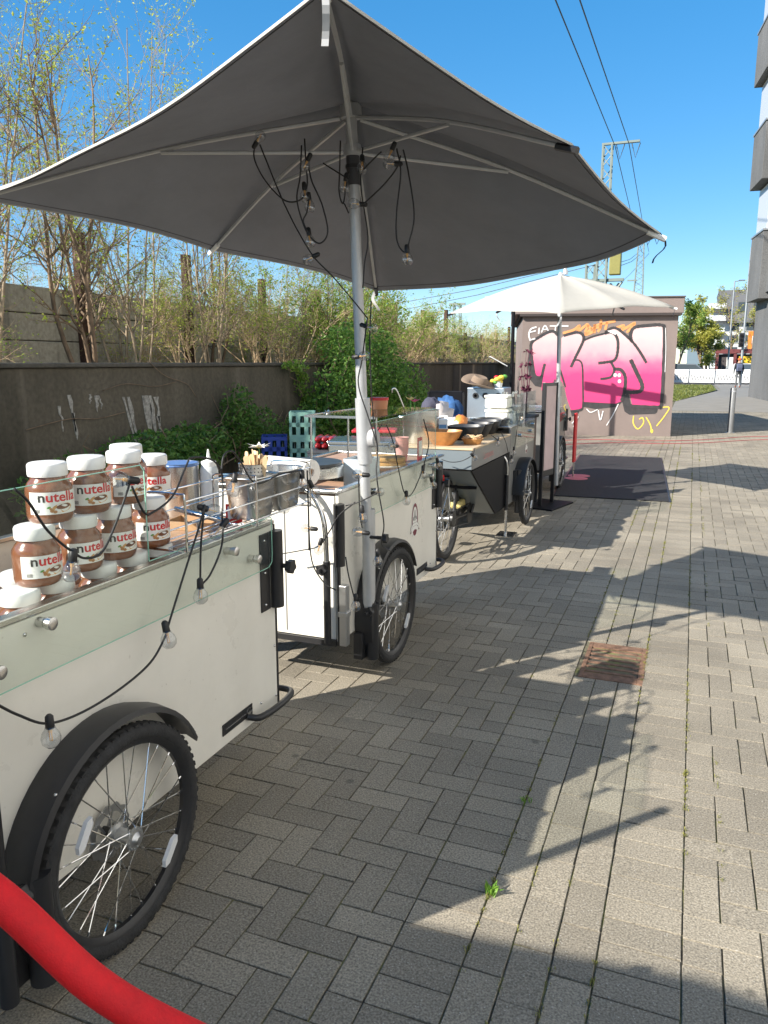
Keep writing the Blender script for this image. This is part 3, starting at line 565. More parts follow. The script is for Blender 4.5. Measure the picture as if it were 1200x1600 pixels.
for w_, pts in ((.05,((0.842,2.153),(1.067,2.223),(1.178,2.307),(1.154,2.194),(1.347,2.335),(1.298,2.165))), (.055,((1.348,2.306),(1.409,2.235),(1.3,2.122),(1.468,2.192),(1.489,2.334),(1.484,2.149))), (.05,((1.408,2.249),(1.633,2.276))), (.05,((1.611,2.432),(1.606,2.262),(1.553,2.177))), (.05,((1.518,2.314),(1.908,2.401))), (.05,((1.741,2.374),(1.707,2.219))), (.05,((1.93,2.26),(2.082,2.302),(2.059,2.217),(2.303,2.356),(2.147,2.16)))):
    stroke('graffiti_tag', pts, w_, .0045, GORG)
for pts in (((2.39,0.432),(2.394,0.27),(2.493,0.153),(2.6,0.272),(2.578,0.39),(2.509,0.36)), ((2.648,0.405),(2.744,0.245),(2.789,0.068)), ((2.863,0.597),(3.101,0.614),(3.016,0.423),(2.873,0.217))): stroke('graffiti_tag', pts, .022, .0045, GYEL)
ph = poly('graffiti_tag', [((2.783,0.113)[0]+.03*cos(i*.6), (2.783,0.113)[1]+.04*sin(i*.6)) for i in range(11)], .0048, GYEL)

# ---------------------------------------------------------------- tall grey building at the right
gb_ = thing('grey_building', 'tall dark grey rendered building with projecting boxed windows at the right edge', 'building', (2.37,39.1,0), .12)
GBM = wall_mat('dark_grey_render', (.085,.087,.088), (.15,.15,.15), (.3,.3,.29), .3, .5, .6)
MB().box(.02,12,-17,0,-.05,4.4).build('wall', GBM, gb_)
for za, zb, xx in ((4.4,8.9,-.16),(8.9,13.0,-.38),(13.0,17.2,-.5),(17.2,27,-.6)): MB().box(xx,12,-17.0,0,za,zb).build('wall', GBM, gb_)
GWN = mat('curtained_window', (.42,.44,.47), .35); FRW = mat('window_frame_white', (.7,.72,.72), .4)
for i, (za, zb, x0) in enumerate(((4.15,6.85,-.42),(8.85,11.05,-.68),(13.0,15.05,-.85),(17.2,19.4,-.98),(21.6,23.8,-1.0))):
    for yo in (-2.6,-9.0):
        if yo < -5 and i == 0: continue
        b_ = MB().box(x0,.018-.1*i,yo,yo+2.5,za,zb).build('window_box', GBM, gb_, bevel=.02)
        MB().box(x0-.04,.1,yo-.05,yo+2.55,zb,zb+.07).build('sill', mat('sill_metal', (.5,.5,.5), .4, .8), b_)
        MB().box(x0+.14,x0+.3,yo+.1,yo+2.4,zb+.07,zb+1.95).build('window', FRW, gb_)
        MB().box(x0+.125,x0+.138,yo+.2,yo+2.3,zb+.15,zb+1.85).build('pane', GWN, gb_)
# ---------------------------------------------------------------- far white building, kiosk, sign
wb = thing('apartment_building', 'white apartment block with stacked balconies and slanted grey top behind the trees', 'building', (6.2,112,0)); wb.scale = (.78,1,.64)
WBM = mat('white_render', (.5,.5,.49), .7, var=.06, scale=.5); GRM = mat('grey_cladding', (.13,.13,.135), .6, var=.1, scale=1)
MB().box(-6,7,0,14,0,13.4).build('wall', WBM, wb)
MB().prism([(-5.0,16.6),(7,16.8),(7,10.2),(-3.4,10.2)], -.6, 12, lambda u,v,k: (u,k,v)).build('roof', GRM, wb)
WIN = mat('dark_window', (.06,.075,.085), .15)
for r_ in range(6):
    z = 1.2+r_*2.35; x0 = -6.3+r_*.22
    MB().box(x0-1.3,-3.6,-1.6,-.02,z,z+.2).build('balcony', WBM, wb)
    MB().box(x0-1.25,-3.7,-1.6,-1.5,z+.2,z+1.05).build('balcony_rail', mat('rail_white', (.6,.62,.62), .5), wb)
    if r_ < 4:
        for k in range(4):
            wi = MB().box(-2.9+k*2.5,-1.5+k*2.5,-.05,-.01,z+.4,z+1.9).build('window', WIN, wb); MB().box(-3+k*2.5,-1.4+k*2.5,-.09,-.052,z+.3,z+.4).build('sill', WBM, wi)
for k in range(4):
    MB().box(-1.9+k*2.3,-.6+k*2.3,-.68,-.61,12.4,14.2).build('window', WIN, wb)
ki = thing('kiosk', 'small red framed kiosk with yellow posters behind the white barrier', 'kiosk', (3.7,80,0))
KR = mat('kiosk_red', (.15,.04,.04), .5)
MB().box(-1.9,1.9,0,2.6,2.35,2.75).build('roof', KR, ki)
for x in (-1.75,1.75,-.2): MB().box(x-.13,x+.13,.05,.3,0,2.35).build('post', KR, ki)
MB().box(-1.6,1.6,.4,2.4,0,2.3).build('wall', mat('kiosk_dark', (.06,.05,.05), .5), ki)
MB().box(.1,1.5,.3,.395,1.35,2.1).build('poster', mat('poster_yellow', (.8,.5,.03), .5), ki)
MB().box(-.9,-.35,.3,.395,.9,2.0).build('poster', WHITEP, ki)
MB().box(-4.4,-2.3,.4,.6,0,2.9).build('side_panel', mat('kiosk_blue', (.16,.22,.26), .5), ki)
MB().box(-3.2,-2.4,.3,.39,.3,1.7).build('poster', WHITEP, ki)
sg = thing('shop_awning', 'orange shop sign above a white awning beside the grey building', 'sign', (7.3,95,0))
MB().box(-2,2,0,.5,2.9,4.9).build('sign_board', mat('sign_orange', (.7,.2,.03), .5), sg)
MB().prism([(-2,2.8),(2,2.8),(2.1,2.4),(-2.1,2.4)], -.7, 0, lambda u,v,k: (u,k,v)).build('awning', WHITEP, sg)
tm = text_mesh('MC', 1.5); tm.materials.append(WHITEP); o = bpy.data.objects.new('lettering', tm); COL.objects.link(o); o.parent = sg; o.location = (-.6,-.02,3.35); o.rotation_euler = (pi/2,0,0)
for x in (-1.8,1.8): MB().tube([(x,.25,0),(x,.25,2.9)], .07, 8).build('post', ALU, sg)
# construction barrier, one panel after another
BW = mat('barrier_white', (.75,.75,.74), .5, var=.06, scale=1); BST = mat('barrier_stripe', (.05,.05,.06), .5)
for i in range(4):
    x = -2.0+i*1.72
    t = thing('construction_barrier', ('white construction barrier panel nearest the orange bin','second white barrier panel from the orange bin','third white barrier panel from the orange bin','white barrier panel beside the walking person')[i], 'barrier', (x,60+.1*i,0), 0, 'white barrier panels')
    MB().box(0,1.68,-.02,.02,.12,1.05).build('panel', BW, t, bevel=.015)
    for k in range(2): MB().box(.25+k*1.05,.4+k*1.05,-.25,.25,0,.1).build('foot', BST, t)
    for k in range(8):
        u = .12+k*.19; MB().prism([(u,.62+.05*sin(k*2+i)),(u+.05,.62+.05*sin(k*2+i)),(u+.17,.3),(u+.12,.3)], -.026, -.021, lambda a,b,c_: (a,c_,b)).build('stripe', BST, t)
bn = thing('grit_bin', 'red-brown grit bin with orange lid beside the graffiti hut corner', 'bin', (-2.35,58.8,0))
MB().prism([(-.55,.05),(.5,.05),(.55,.75),(-.6,.75)], 0, .7, lambda u,v,k: (u,k,v)).build('body', mat('bin_red', (.2,.035,.02), .5), bn, bevel=.02)
MB().prism([(-.62,.75),(.68,.75),(.66,1.2),(-.55,1.25)], -.06, .76, lambda u,v,k: (u,k,v)).build('lid', mat('bin_orange', (.65,.14,.03), .5), bn, bevel=.03)
# parked cars
def car(loc, rz, m_, lb):
    o = thing('parked_car', lb, 'car', loc, rz, 'parked cars')
    MB().prism([(-2.1,.28),(2.1,.28),(2.15,.72),(1.9,.88),(1.2,.95),(.5,1.42),(-1.2,1.45),(-1.95,.98),(-2.15,.85)], -.85, .85, lambda u,v,k: (u,k,v)).build('body', m_, o, bevel=.08)
    for s in (-1,1): MB().prism([(1.0,.98),(.48,1.36),(-1.1,1.38),(-1.7,1.0)], s*.853, s*.857, lambda u,v,k: (u,k,v)).build('side_window', WIN, o)
    MB().prism([(-2.0,1.0),(-1.3,1.4),(-1.33,1.42),(-2.03,1.02)], -.7, .7, lambda u,v,k: (u,k,v)).build('rear_window', WIN, o)
    for x in (-1.3,1.3):
        for s in (-1,1): MB().lathe([(.001,-.1),(.2,-.1),(.32,-.1),(.32,.1),(.2,.1),(.001,.1)], 16, Matrix.Translation((x,s*.8,.32))@Matrix.Rotation(pi/2,4,'X')).build('wheel', RUB, o)
    for s in (-1,1): MB().box(-2.17,-2.08,s*.62-.15,s*.62+.15,.75,.9).build('tail_light', mat('tail_red', (.4,.02,.02), .3), o)
car((3.75,64.5,0), radians(80), mat('car_white', (.75,.75,.75), .3, coat=.5), 'white car parked between the walking person and the grey building')
car((-.4,66,0), 0, mat('car_grey', (.14,.15,.16), .3, coat=.5), 'grey car parked behind the white barrier, only its roof showing')
# lamp posts
for p, h, lb, sgn in (((2.7,74,0), 8.3, 'shorter grey street lamp in front of the white apartment block', 0), ((2.85,56,0), 8.7, 'taller grey street lamp with a traffic signal near the walking person', 1)):
    o = thing('street_lamp', lb, 'street lamp', p, 0, 'street lamps')
    MB().tube([(0,0,0),(0,0,1.2),(0,0,h)], [.1,.085,.05], 10).build('pole', mat('galvanised', (.35,.37,.38), .5, .6, var=.1, scale=3), o, smooth=True)
    MB().tube([(0,0,h-.03),(.3,0,h+.02),(.65,0,h+.04)], .035, 8).build('arm', ALU, o); MB().box(.3,.8,-.1,.1,h+.0,h+.1).build('lamp_head', ALU, o, bevel=.02)
    if sgn:
        s_ = MB().box(-.28,.02,-.3,-.08,2.5,3.4).build('traffic_signal', BLK, o, bevel=.03)
        for k in range(3): MB().lathe([(.09,0),(.09,.05),(.001,.05)], 12, Matrix.Translation((-.13,-.3,2.68+k*.27))@Matrix.Rotation(pi/2,4,'X')).build('lens', DARKP, s_)
# railway masts and wires
MG = mat('mast_green', (.2,.235,.21), .6, .3, var=.1, scale=2)
def lattice(o, x, y, z0, z1, w0, w1, nm='mast', r=.065):
    mb = MB(); n = max(4, int((z1-z0)/.75)); c4 = ((-1,-1),(1,-1),(1,1),(-1,1))
    W = lambda z: w0+(w1-w0)*(z-z0)/(z1-z0)
    for a, b in c4: mb.tube([(x+a*w0,y+b*w0,z0),(x+a*w1,y+b*w1,z1)], r*1.3, 4)
    for i in range(n):
        za, zb = z0+(z1-z0)*i/n, z0+(z1-z0)*(i+1)/n
        for k in range(4):
            p, q = c4[k], c4[(k+1)%4]
            if (i+k) % 2: p, q = q, p
            mb.tube([(x+p[0]*W(za),y+p[1]*W(za),za),(x+q[0]*W(zb),y+q[1]*W(zb),zb)], r*.6, 4)
    return mb.build(nm, MG, o)
m1 = thing('catenary_mast', 'big lattice railway mast with crossarm and yellow transformer behind the hut', 'mast', (-6.75,60,0))
lattice(m1, 0, 0, 0, 16.6, .36, .3, 'mast'); lattice(m1, -.85, .6, 0, 8.6, .3, .3, 'mast'); lattice(m1, .95, .5, 0, 7.2, .28, .28, 'mast')
MB().box(-.4,2.15,-.12,.12,16.6,16.74).build('crossarm', MG, m1)
MB().box(-.9,1.6,-.2,.2,7.3,7.5).build('platform', MG, m1); MB().tube([(.1,0,5.4),(1.5,0,7.25)], .08, 6).build('brace', MG, m1)
tr_ = MB().box(.55,1.35,-.35,.35,7.75,9.3).build('transformer', mat('transformer_yellow', (.24,.22,.06), .5, var=.1), m1, bevel=.06)
for k in range(3): MB().lathe([(.05,0),(.09,.08),(.05,.16),(.09,.24),(.05,.32),(.03,.5)], 10, Matrix.Translation((.7+k*.25,0,9.3))).build('insulator', mat('insulator_brown', (.12,.07,.05), .3), tr_)
for x in (.85,1.9):
    MB().tube([(x-.28,0,16.55),(x,0,15.6),(x+.28,0,16.55)], .04, 5).build('insulator', mat('insulator_dark', (.06,.07,.08), .4), m1)
MB().box(-.5,.5,-.45,-.3,12.0,13.2).build('switch_box', mat('switch_grey', (.4,.42,.38), .5), m1); MB().tube([(.2,0,9.9),(1.0,0,9.95)], .06, 6).build('bracket', MG, m1)
m2 = thing('catenary_mast', 'slim lattice railway mast farther off, right of the yellow transformer', 'mast', (-8.208,120,10.95)[:2]+(0,))
lattice(m2, 0, 0, 0, 19.0, .95, .35, 'mast', .07); MB().box(-.4,2.6,-.12,.12,18.9,19.2).build('crossarm', MG, m2); MB().box(-1.6,-.3,-.12,.12,13,13.2).build('crossarm', MG, m2)
for x in (.9,2.1): MB().tube([(x-.4,0,18.9),(x,0,17.9),(x+.4,0,18.9)], .06, 5).build('insulator', DARKP, m2)
m3 = thing('catenary_mast', 'small far lattice mast seen above the dry brambles left of the pale parasol', 'mast', (-32.248,110,2.098)[:2]+(0,))
lattice(m3, 0, 0, 0, 9.8, .6, .45, 'mast', .07); MB().box(-1.2,1.2,-.1,.1,9.6,9.9).build('crossarm', MG, m3)
WIRE = mat('wire_dark', (.05,.06,.07), .6)
for lb, a, b, c_ in (('left overhead wire running to the big railway mast', (-5.598,31,14.424), (-6.267,60,16.5), (-8.046,120,16.928)), ('right overhead wire running to the big railway mast', (-4.73,31,14.291), (-5.32,60,16.536), (-7.093,120,16.881))):
    A, B, C_ = Vector(a), Vector(b), Vector(c_); S_ = A+(A-B)*.8
    tag(MB().tube([S_, A, B], .028, 5).tube([B, B.lerp(C_,.5)-Vector((0,0,.35)), C_], .03, 5).build('overhead_wire', WIRE), lb, 'wire', 'overhead wires')
for k, (p, q) in enumerate((((-8.502,118,16.529), (-5.878,61,8.647)), ((-8.148,118,16.34), (-5.863,61,8.377)), ((-7.082,120,16.706), (-14.12,150,14.985)), ((-6.966,60,8.896), (-27.724,70,6.789)), ((-6.949,60,8.583), (-27.724,70,6.083)))):
    tag(MB().tube([p, Vector(p).lerp(Vector(q),.5)-Vector((0,0,.25)), q], .03, 4).build('overhead_wire', WIRE), ('upper thin wire between the two lattice masts','lower thin wire between the two lattice masts','thin wire running down behind the slim mast','upper wire crossing the sky above the bank','lower wire crossing the sky above the bank')[k], 'wire', 'overhead wires')
# walking person, one skinned body
def person(loc, rz):
    me_ = bpy.data.meshes.new('person'); V_ = [(0,0,.95),(0,.01,1.2),(0,.01,1.42),(0,.02,1.52),(0,.03,1.66),(.1,0,.9),(.12,-.06,.5),(.13,.05,.09),(.13,-.1,.04),(-.1,0,.9),(-.11,.12,.5),(-.12,.1,.09),(-.12,-.05,.05),(.2,0,1.4),(.26,.03,1.13),(.25,-.1,.92),(.25,-.15,.84),(-.2,0,1.4),(-.26,.03,1.13),(-.25,-.08,.92),(-.25,-.12,.84)]
    V_ = [(x,-y,z) for x, y, z in V_]
    E_ = [(0,1),(1,2),(2,3),(3,4),(0,5),(5,6),(6,7),(7,8),(0,9),(9,10),(10,11),(11,12),(2,13),(13,14),(14,15),(15,16),(2,17),(17,18),(18,19),(19,20)]
    rad = [.15,.15,.15,.065,.1,.1,.075,.05,.05,.1,.075,.05,.05,.085,.06,.045,.04,.085,.06,.045,.04]
    me_.from_pydata(V_, E_, []); o = bpy.data.objects.new('person', me_); COL.objects.link(o); o.location = loc; o.rotation_euler = (0,0,rz)
    m, t, b = nodes('walker_clothes'); g_ = t.nodes.new('ShaderNodeTexCoord'); s_ = t.nodes.new('ShaderNodeSeparateXYZ'); r = t.nodes.new('ShaderNodeValToRGB'); mr = t.nodes.new('ShaderNodeMapRange'); mr.inputs[2].default_value = 1.8
    t.links.new(g_.outputs['Object'], s_.inputs[0]); t.links.new(s_.outputs['Z'], mr.inputs[0]); t.links.new(mr.outputs[0], r.inputs[0]); r.color_ramp.interpolation = 'CONSTANT'
    e = r.color_ramp.elements; e[0].position = 0; e[0].color = (.3,.08,.04,1); e[1].position = .07; e[1].color = (.09,.095,.1,1)
    for p, c_ in ((.53,(.02,.022,.03)),(.835,(.5,.3,.22))): k = e.new(p); k.color = (*c_,1)
    t.links.new(r.outputs[0], b.inputs['Base Color']); b.inputs['Roughness'].default_value = .8; me_.materials.append(m)
    sk = o.modifiers.new('skin', 'SKIN'); o.modifiers.new('sub', 'SUBSURF').levels = 2; o.modifiers['sub'].render_levels = 2
    for i, v in enumerate(me_.skin_vertices[0].data): v.radius = (rad[i], rad[i]*.8); v.use_root = i == 0
    tag(o, 'person in dark jacket and orange beanie walking away with a blue-grey backpack', 'person')
    MB().ball((0,-.03,1.73), .118, 12, 8, (1,1.05,.75)).build('beanie', mat('beanie_orange', (.7,.13,.04), .9), o, smooth='all')
    bp_ = MB().box(-.17,.17,-.34,-.13,1.0,1.46).build('backpack', mat('backpack_blue', (.08,.1,.17), .8), o, bevel=.06)
    MB().box(-.13,.13,-.38,-.335,1.03,1.24).build('pocket', mat('backpack_blue_dark', (.05,.06,.1), .8), bp_, bevel=.02)
    return o
person((2.57,52.7,0), .1)

# assumed sign behind the pale parasol, added to cast the hut's band shadow
rs_ = thing('shadow_sign', 'assumed wide sign on a post, added to cast the band shadow on the hut front', 'sign', (-3.3,15.1,0), .05)
MB().tube([(0,0,0),(0,0,2.78)], .035, 12).build('post', DARKP, rs_, smooth=True); MB().box(-.55,.8,-.08,-.052,2.62,2.8).build('sign_board', mat('sign_back_grey', (.35,.36,.37), .5), rs_, bevel=.006)

# unseen pale building, added to bounce sunlight into the shaded cart sides and paving
nb_ = thing('bounce_building', 'unseen pale building added right of the view to bounce sunlight into the shade', 'building', (5.2,21.4,0))
NBM = mat('bounce_render', (.68,.65,.6), .85, var=.05, scale=1.2, bump=.2, bscale=60)
MB().box(0,9,-33,0,-.04,15.5).build('wall', NBM, nb_); MB().box(-.12,9.1,-33.1,.1,15.5,15.8).build('roof_edge', ALU, nb_); MB().box(-.03,0,-33,0,-.02,.5).build('plinth', GREYP, nb_)
wfm = MB().box(-.04,.02,-.65,.65,0,.08).box(-.04,.02,-.65,.65,1.52,1.6).box(-.04,.02,-.65,-.57,.08,1.52).box(-.04,.02,.57,.65,.08,1.52).box(-.035,.015,-.035,.035,.08,1.52).mesh('window', FRW); wpm = MB().box(-.012,-.004,-.57,.57,.08,1.52).mesh('pane', WIN); wsm = MB().box(-.14,.0,-.72,.72,-.06,-.002).mesh('sill', ALU)
for r_ in range(4):
    for k in range(10):
        o = bpy.data.objects.new('window', wfm); COL.objects.link(o); o.parent = nb_; o.location = (-.021,-1.9-k*3.25,1.5+r_*3.6)
        for nm, m_ in (('pane',wpm),('sill',wsm)): q = bpy.data.objects.new(nm, m_); COL.objects.link(q); q.parent = o

# ---------------------------------------------------------------- cart wheel
RX = Matrix.Rotation(pi/2, 4, 'Y')
def ringprof(R_, r, n=12, sy=1): return [(R_+r*cos(2*pi*i/n), r*sy*sin(2*pi*i/n)) for i in range(n+1)]
RO = .305
WM = {}
def wheel_meshes():
    mb = MB()
    mb.lathe(ringprof(RO-.026, .025, 12, 1.0), 48, RX)
    for i in range(64):
        a = 2*pi*i/64
        for s in (-1,1):
            M_ = Matrix.Rotation(a+(.02 if s > 0 else -.02), 4, 'X')
            mb.box(s*.006-.0055+s*.004,s*.006+.0055+s*.006,-.007,.007,RO-.008,RO-.0027,M_); pass
    WM['tyre'] = mb.mesh('tyre', RUB, True)
    mb = MB(); mb.lathe([(.257,-.016),(.263,-.018),(.263,.018),(.257,.016),(.244,.006),(.244,-.006),(.257,-.016)], 48, RX); WM['rim'] = mb.mesh('rim', BLKMET, True)
    mb = MB(); rd = random.Random(4)
    for i in range(28):
        s = 1 if i % 2 else -1; a = 2*pi*i/28; tw = (.55 if (i//2) % 2 else -.55)
        h = Vector((s*.028, .026*sin(a+tw*1.7), .026*cos(a+tw*1.7))); q = Vector((s*.003, .247*sin(a), .247*cos(a)))
        mb.tube([h,q], .0018, 5); mb.tube([q,q.lerp(h,.06)], .0026, 5)
    WM['spokes'] = mb.mesh('spokes', CHROME, True)
    mb = MB(); mb.lathe([(.001,-.05),(.012,-.05),(.014,-.036),(.018,-.033),(.031,-.032),(.031,-.026),(.02,-.022),(.018,0),(.02,.022),(.031,.026),(.031,.032),(.018,.034),(.013,.04),(.009,.045),(.001,.046)], 20, RX)
    for i in range(14):
        a = 2*pi*i/14; mb.ball((.033,.026*sin(a),.026*cos(a)), .0025, 6, 4)
    WM['hub'] = mb.mesh('wheel', ALU, True)
    mb = MB(); n = 48
    for s, x in ((1,-.056),(-1,-.052)):
        pass
    prof_o = [(.075+.004*sin(i*pi/4*2)) for i in range(n)]
    vs = [(x, prof_o[i]*sin(2*pi*i/n), prof_o[i]*cos(2*pi*i/n)) for x in (-.056,-.053) for i in range(n)]+[(x, .054*sin(2*pi*i/n), .054*cos(2*pi*i/n)) for x in (-.056,-.053) for i in range(n)]
    fs = []
    for i in range(n):
        j = (i+1) % n; fs += [(i,j,n+j,n+i),(2*n+j,2*n+i,3*n+i,3*n+j),(j,i,2*n+i,2*n+j),(n+i,n+j,3*n+j,3*n+i)]
    mb.add(vs, fs)
    for i in range(6):
        a = 2*pi*i/6; mb.tube([(-.0545,.02*sin(a),.02*cos(a)),(-.0545,.06*sin(a+.5),.06*cos(a+.5))], .004, 4)
    WM['disc'] = mb.mesh('brake_disc', mat('disc_steel', (.4,.4,.4), .35, 1), False)
    mb = MB(); mb.prism([(-.045,0),(-.03,.012),(.03,.012),(.045,0),(.03,-.012),(-.03,-.012)], -.006, .006, lambda u,v,k: (k,u,v)); WM['refl'] = mb.mesh('reflector', mat('reflector_white', (.75,.76,.78), .15, coat=1))
wheel_meshes()
def wheel(parent, x, y, out=1, R_=RO, disc=True, refl=(2.5,5.5), rot=.2):
    w_ = bpy.data.objects.new('wheel', WM['hub']); COL.objects.link(w_); w_.parent = parent; w_.location = (x,y,R_); w_.rotation_euler = (rot,0,0 if out > 0 else 0); s = R_/RO; w_.scale = (out*s,s,s)
    for k in ('tyre','rim','spokes')+(('disc',) if disc else ()):
        o = bpy.data.objects.new({'disc':'brake_disc'}.get(k,k), WM[k]); COL.objects.link(o); o.parent = w_
    for a in refl:
        o = bpy.data.objects.new('reflector', WM['refl']); COL.objects.link(o); o.parent = w_; o.location = (.022,.2*sin(a),.2*cos(a)); o.rotation_euler = (-a,0,0)
    return w_
def fender(parent, x0, x1, y, a0, a1, r=.34, out=1):
    mb = MB(); n = 28; vs = []
    for i in range(n+1):
        a = a0+(a1-a0)*i/n
        for xx, rr in ((x0,r-.004),(x0,r+.002),((x0+x1)/2,r+.010),(x1-.006*out,r+.004),(x1,r-.011),(x1-.004*out,r-.011),((x0+x1)/2,r+.004)): vs.append((xx, y+rr*cos(a), RO+rr*sin(a)))
    m = 7; fs = [(i*m+j,i*m+(j+1)%m,(i+1)*m+(j+1)%m,(i+1)*m+j) for i in range(n) for j in range(m)]; fs += [tuple(range(m)), tuple(n*m+j for j in range(m-1,-1,-1))]
    f = mb.add(vs, fs).build('fender', BLK, parent, smooth=True)
    sm = MB()
    for a in (a0+.06, (a0+a1)/2+.25, a1-.12): sm.ball((x1-.012*out, y+(r+.004)*cos(a), RO+(r+.004)*sin(a)), .005, 8, 4)
    sm.build('bolts', STEEL, f, smooth='all'); return f
def knob(mb, p, axis='X', r=.024):
    M_ = Matrix.Translation(p)@(RX if axis == 'X' else Matrix.Rotation(-pi/2,4,'X') if axis == 'Y' else Matrix())
    n = 30; vs = []
    for z in (0,.022):
        for i in range(n):
            a = 2*pi*i/n; rr = r*(1+.14*cos(5*a)); vs.append(M_@Vector((rr*cos(a),rr*sin(a),z)))
    mb.add(vs, [tuple(range(n-1,-1,-1)), tuple(range(n,2*n))]+[(i,(i+1)%n,n+(i+1)%n,n+i) for i in range(n)])
    mb.lathe([(.009,-.03),(.009,0)], 10, M_)
def bracket(parent, y, x=0, flip=1):
    b = MB().box(x+.0005,x+.006,y-.07,y-.005,.655,.945).build('pole_bracket', BLKMET, parent, bevel=.006)
    MB().tube([(x+.012,y+.028,.655),(x+.012,y+.028,.945)], .027, 16).build('sleeve', BLKMET, b, smooth=True)
    mb = MB(); knob(mb, (x+.055,y+.04,.81)); mb.build('knob', BLK, b, smooth=True)
    s_ = MB()
    for z in (.68,.8,.92): s_.ball((x+.007,y-.045,z), .006, 8, 4)
    s_.build('bolts', STEEL, b, smooth='all')
def standoffs(parent, lst, x):
    for y, z in lst:
        o = MB().lathe([(.001,0),(.0125,0),(.0125,.022),(.001,.022)], 16, Matrix.Translation((x-.022,y,z))@RX).lathe([(.0155,.03),(.0155,.044),(.012,.046),(.001,.046)], 18, Matrix.Translation((x-.022,y,z))@RX).lathe([(.013,.024),(.013,.03)], 14, Matrix.Translation((x-.022,y,z))@RX).build('standoff', STEEL, parent, smooth=True)
def trailer(label, loc, pm_, guard, stand, deck, holder=True, length=.96, rz=0, tray=(-.32,.5), stub=False):
    t = thing('food_cart', label, 'cart', loc, rz, 'food carts')
    B = length
    MB().box(-.018,0,-.505,B-.006,.262,.965).build('side_panel', pm_, t, bevel=.003)
    MB().box(-.70,-.682,-.505,B-.006,.262,.965).build('side_panel', pm_, t, bevel=.003)
    fp = MB().box(-.682,-.02,-.51,-.495,.275,.955).build('front_panel', pm_, t)
    MB().box(-.5,-.495,-.5125,-.511,.29,.94).build('seam', GREYP, fp); MB().box(-.28,-.275,-.5125,-.511,.29,.94).build('seam', GREYP, fp)
    MB().box(-.682,-.02,B-.02,B-.006,.275,.955).build('rear_panel', pm_, t)
    MB().box(-.68,-.02,-.49,B-.025,.262,.285).build('floor_panel', BLKMET, t)
    for q in ((-.69,-.012,-.525,-.511,.244,.272),(-.705,.002,B-.004,B+.008,.244,.262),(-.004,.0065,-.522,-.506,.25,.9),(-.706,-.694,-.522,-.506,.25,.9),(-.006,.002,B-.005,B+.004,.262,.965)): MB().box(*q).build('edge_trim', BLKMET, t)
    MB().box(-.7,.003,-.52,-.48,.967,.982).box(-.03,.004,-.48,B-.03,.967,.984).box(-.7,-.67,-.48,B-.03,.967,.984).box(-.7,.003,B-.03,B,.967,.982).build('steel_rim', STEEL, t, bevel=.003)
    for ya, yb in ((-.478,tray[0]),(tray[1],B-.032)): MB().box(-.668,-.032,ya,yb,.93,.968).build('counter', WOOD if deck else STEEL, t)
    MB().box(-.668,-.032,tray[0],tray[1],.84,.853).build('tray', WOOD if deck else STEEL, t)
    for s, xx in ((1,.075),(-1,-.775)):
        wheel(t, xx, 0, s); fender(t, .0012 if s > 0 else -.7012, .098 if s > 0 else -.798, 0, radians(24), radians(212), out=s)
    MB().tube([(-.76,0,RO),(.05,0,RO)], .012, 10).build('axle', BLKMET, t)
    MB().box(-.6,-.1,-.06,.06,.265,.33).build('axle_block', BLKMET, t)
    if guard:
        gp = MB().prism(guard, .024, .030, lambda u,v,k: (k,u,v)).build('guard_glass', GLASS, t)
        standoffs(gp, stand, .024)
        ed = MB(); n = len(guard)
        for i in range(n):
            a, b = guard[i], guard[(i+1)%n]; ed.tube([(.027,a[0],a[1]),(.027,b[0],b[1])], .0016, 4)
        ed.build('glass_edge', EDGE, gp)
    bracket(t, B-.04)
    if stub: MB().tube([(.075,-.4,.14),(.075,-.4,1.3)], .021, 14).box(.0012,.06,-.42,-.38,.16,.3).build('pole_stub', BLKMET, t, smooth=True)
    if holder:
        h = MB().tube([(.075,-.3,.12),(.075,-.3,.40)], .033, 18).build('pole_socket', BLKMET, t, smooth=True)
        MB().box(.0012,.05,-.36,-.30,.125,.26).box(.0012,.05,-.335,-.31,.30,.38).build('socket_plate', BLKMET, h, bevel=.004)
        mb = MB(); knob(mb, (.075,-.355,.37), 'Y'); mb.build('knob', BLK, h, smooth=True)
        f = MB().box(.0075,.013,-.57,-.50,.64,.925).tube([(.012,-.53,.64),(.012,-.53,.925)], .026, 14).build('pole_bracket', BLKMET, t, smooth=True)
    MB().tube(crom([(.004,B-.23,.305),(.045,B-.2,.3),(.052,B-.06,.295),(.03,B+.045,.293),(-.05,B+.06,.293),(-.3,B+.06,.293),(-.62,B+.06,.293),(-.7,B+.03,.293)], 5), .0125, 10).build('bumper', BLK, t, smooth=True)
    p = MB().box(.0012,.004,B-.385,B-.195,.303,.343).build('name_plate', BLKMET, t)
    MB().lathe([(.001,0),(.011,0),(.011,.002),(.001,.002)], 14, Matrix.Translation((.004,B-.215,.323))@RX, 1, 1.6).box(.004,.0055,B-.37,B-.24,.32,.322).build('name_plate_emblem', CHROME, p)
    s_ = MB()
    for yy, zz in ((B-.13,.315),(B-.02,.5),(B-.02,.3),(-.2,.93)): s_.ball((.001,yy,zz), .0055, 8, 4)
    s_.build('bolts', STEEL, t, smooth='all')
    return t
C1 = trailer('nearest cream food cart on spoked wheels, carrying stacked jars of spread', (-1.40,1.47,0), CREAM,
  [(-.5,.83),(.87,.825),(.893,.84),(.897,.87),(.897,1.0),(.89,1.006),(.22,1.006),(.22,1.26),(.205,1.277),(-.5,1.277)], [(-.157,.948),(-.31,.886),(.637,.939),(.78,.878)], True, stub=True)
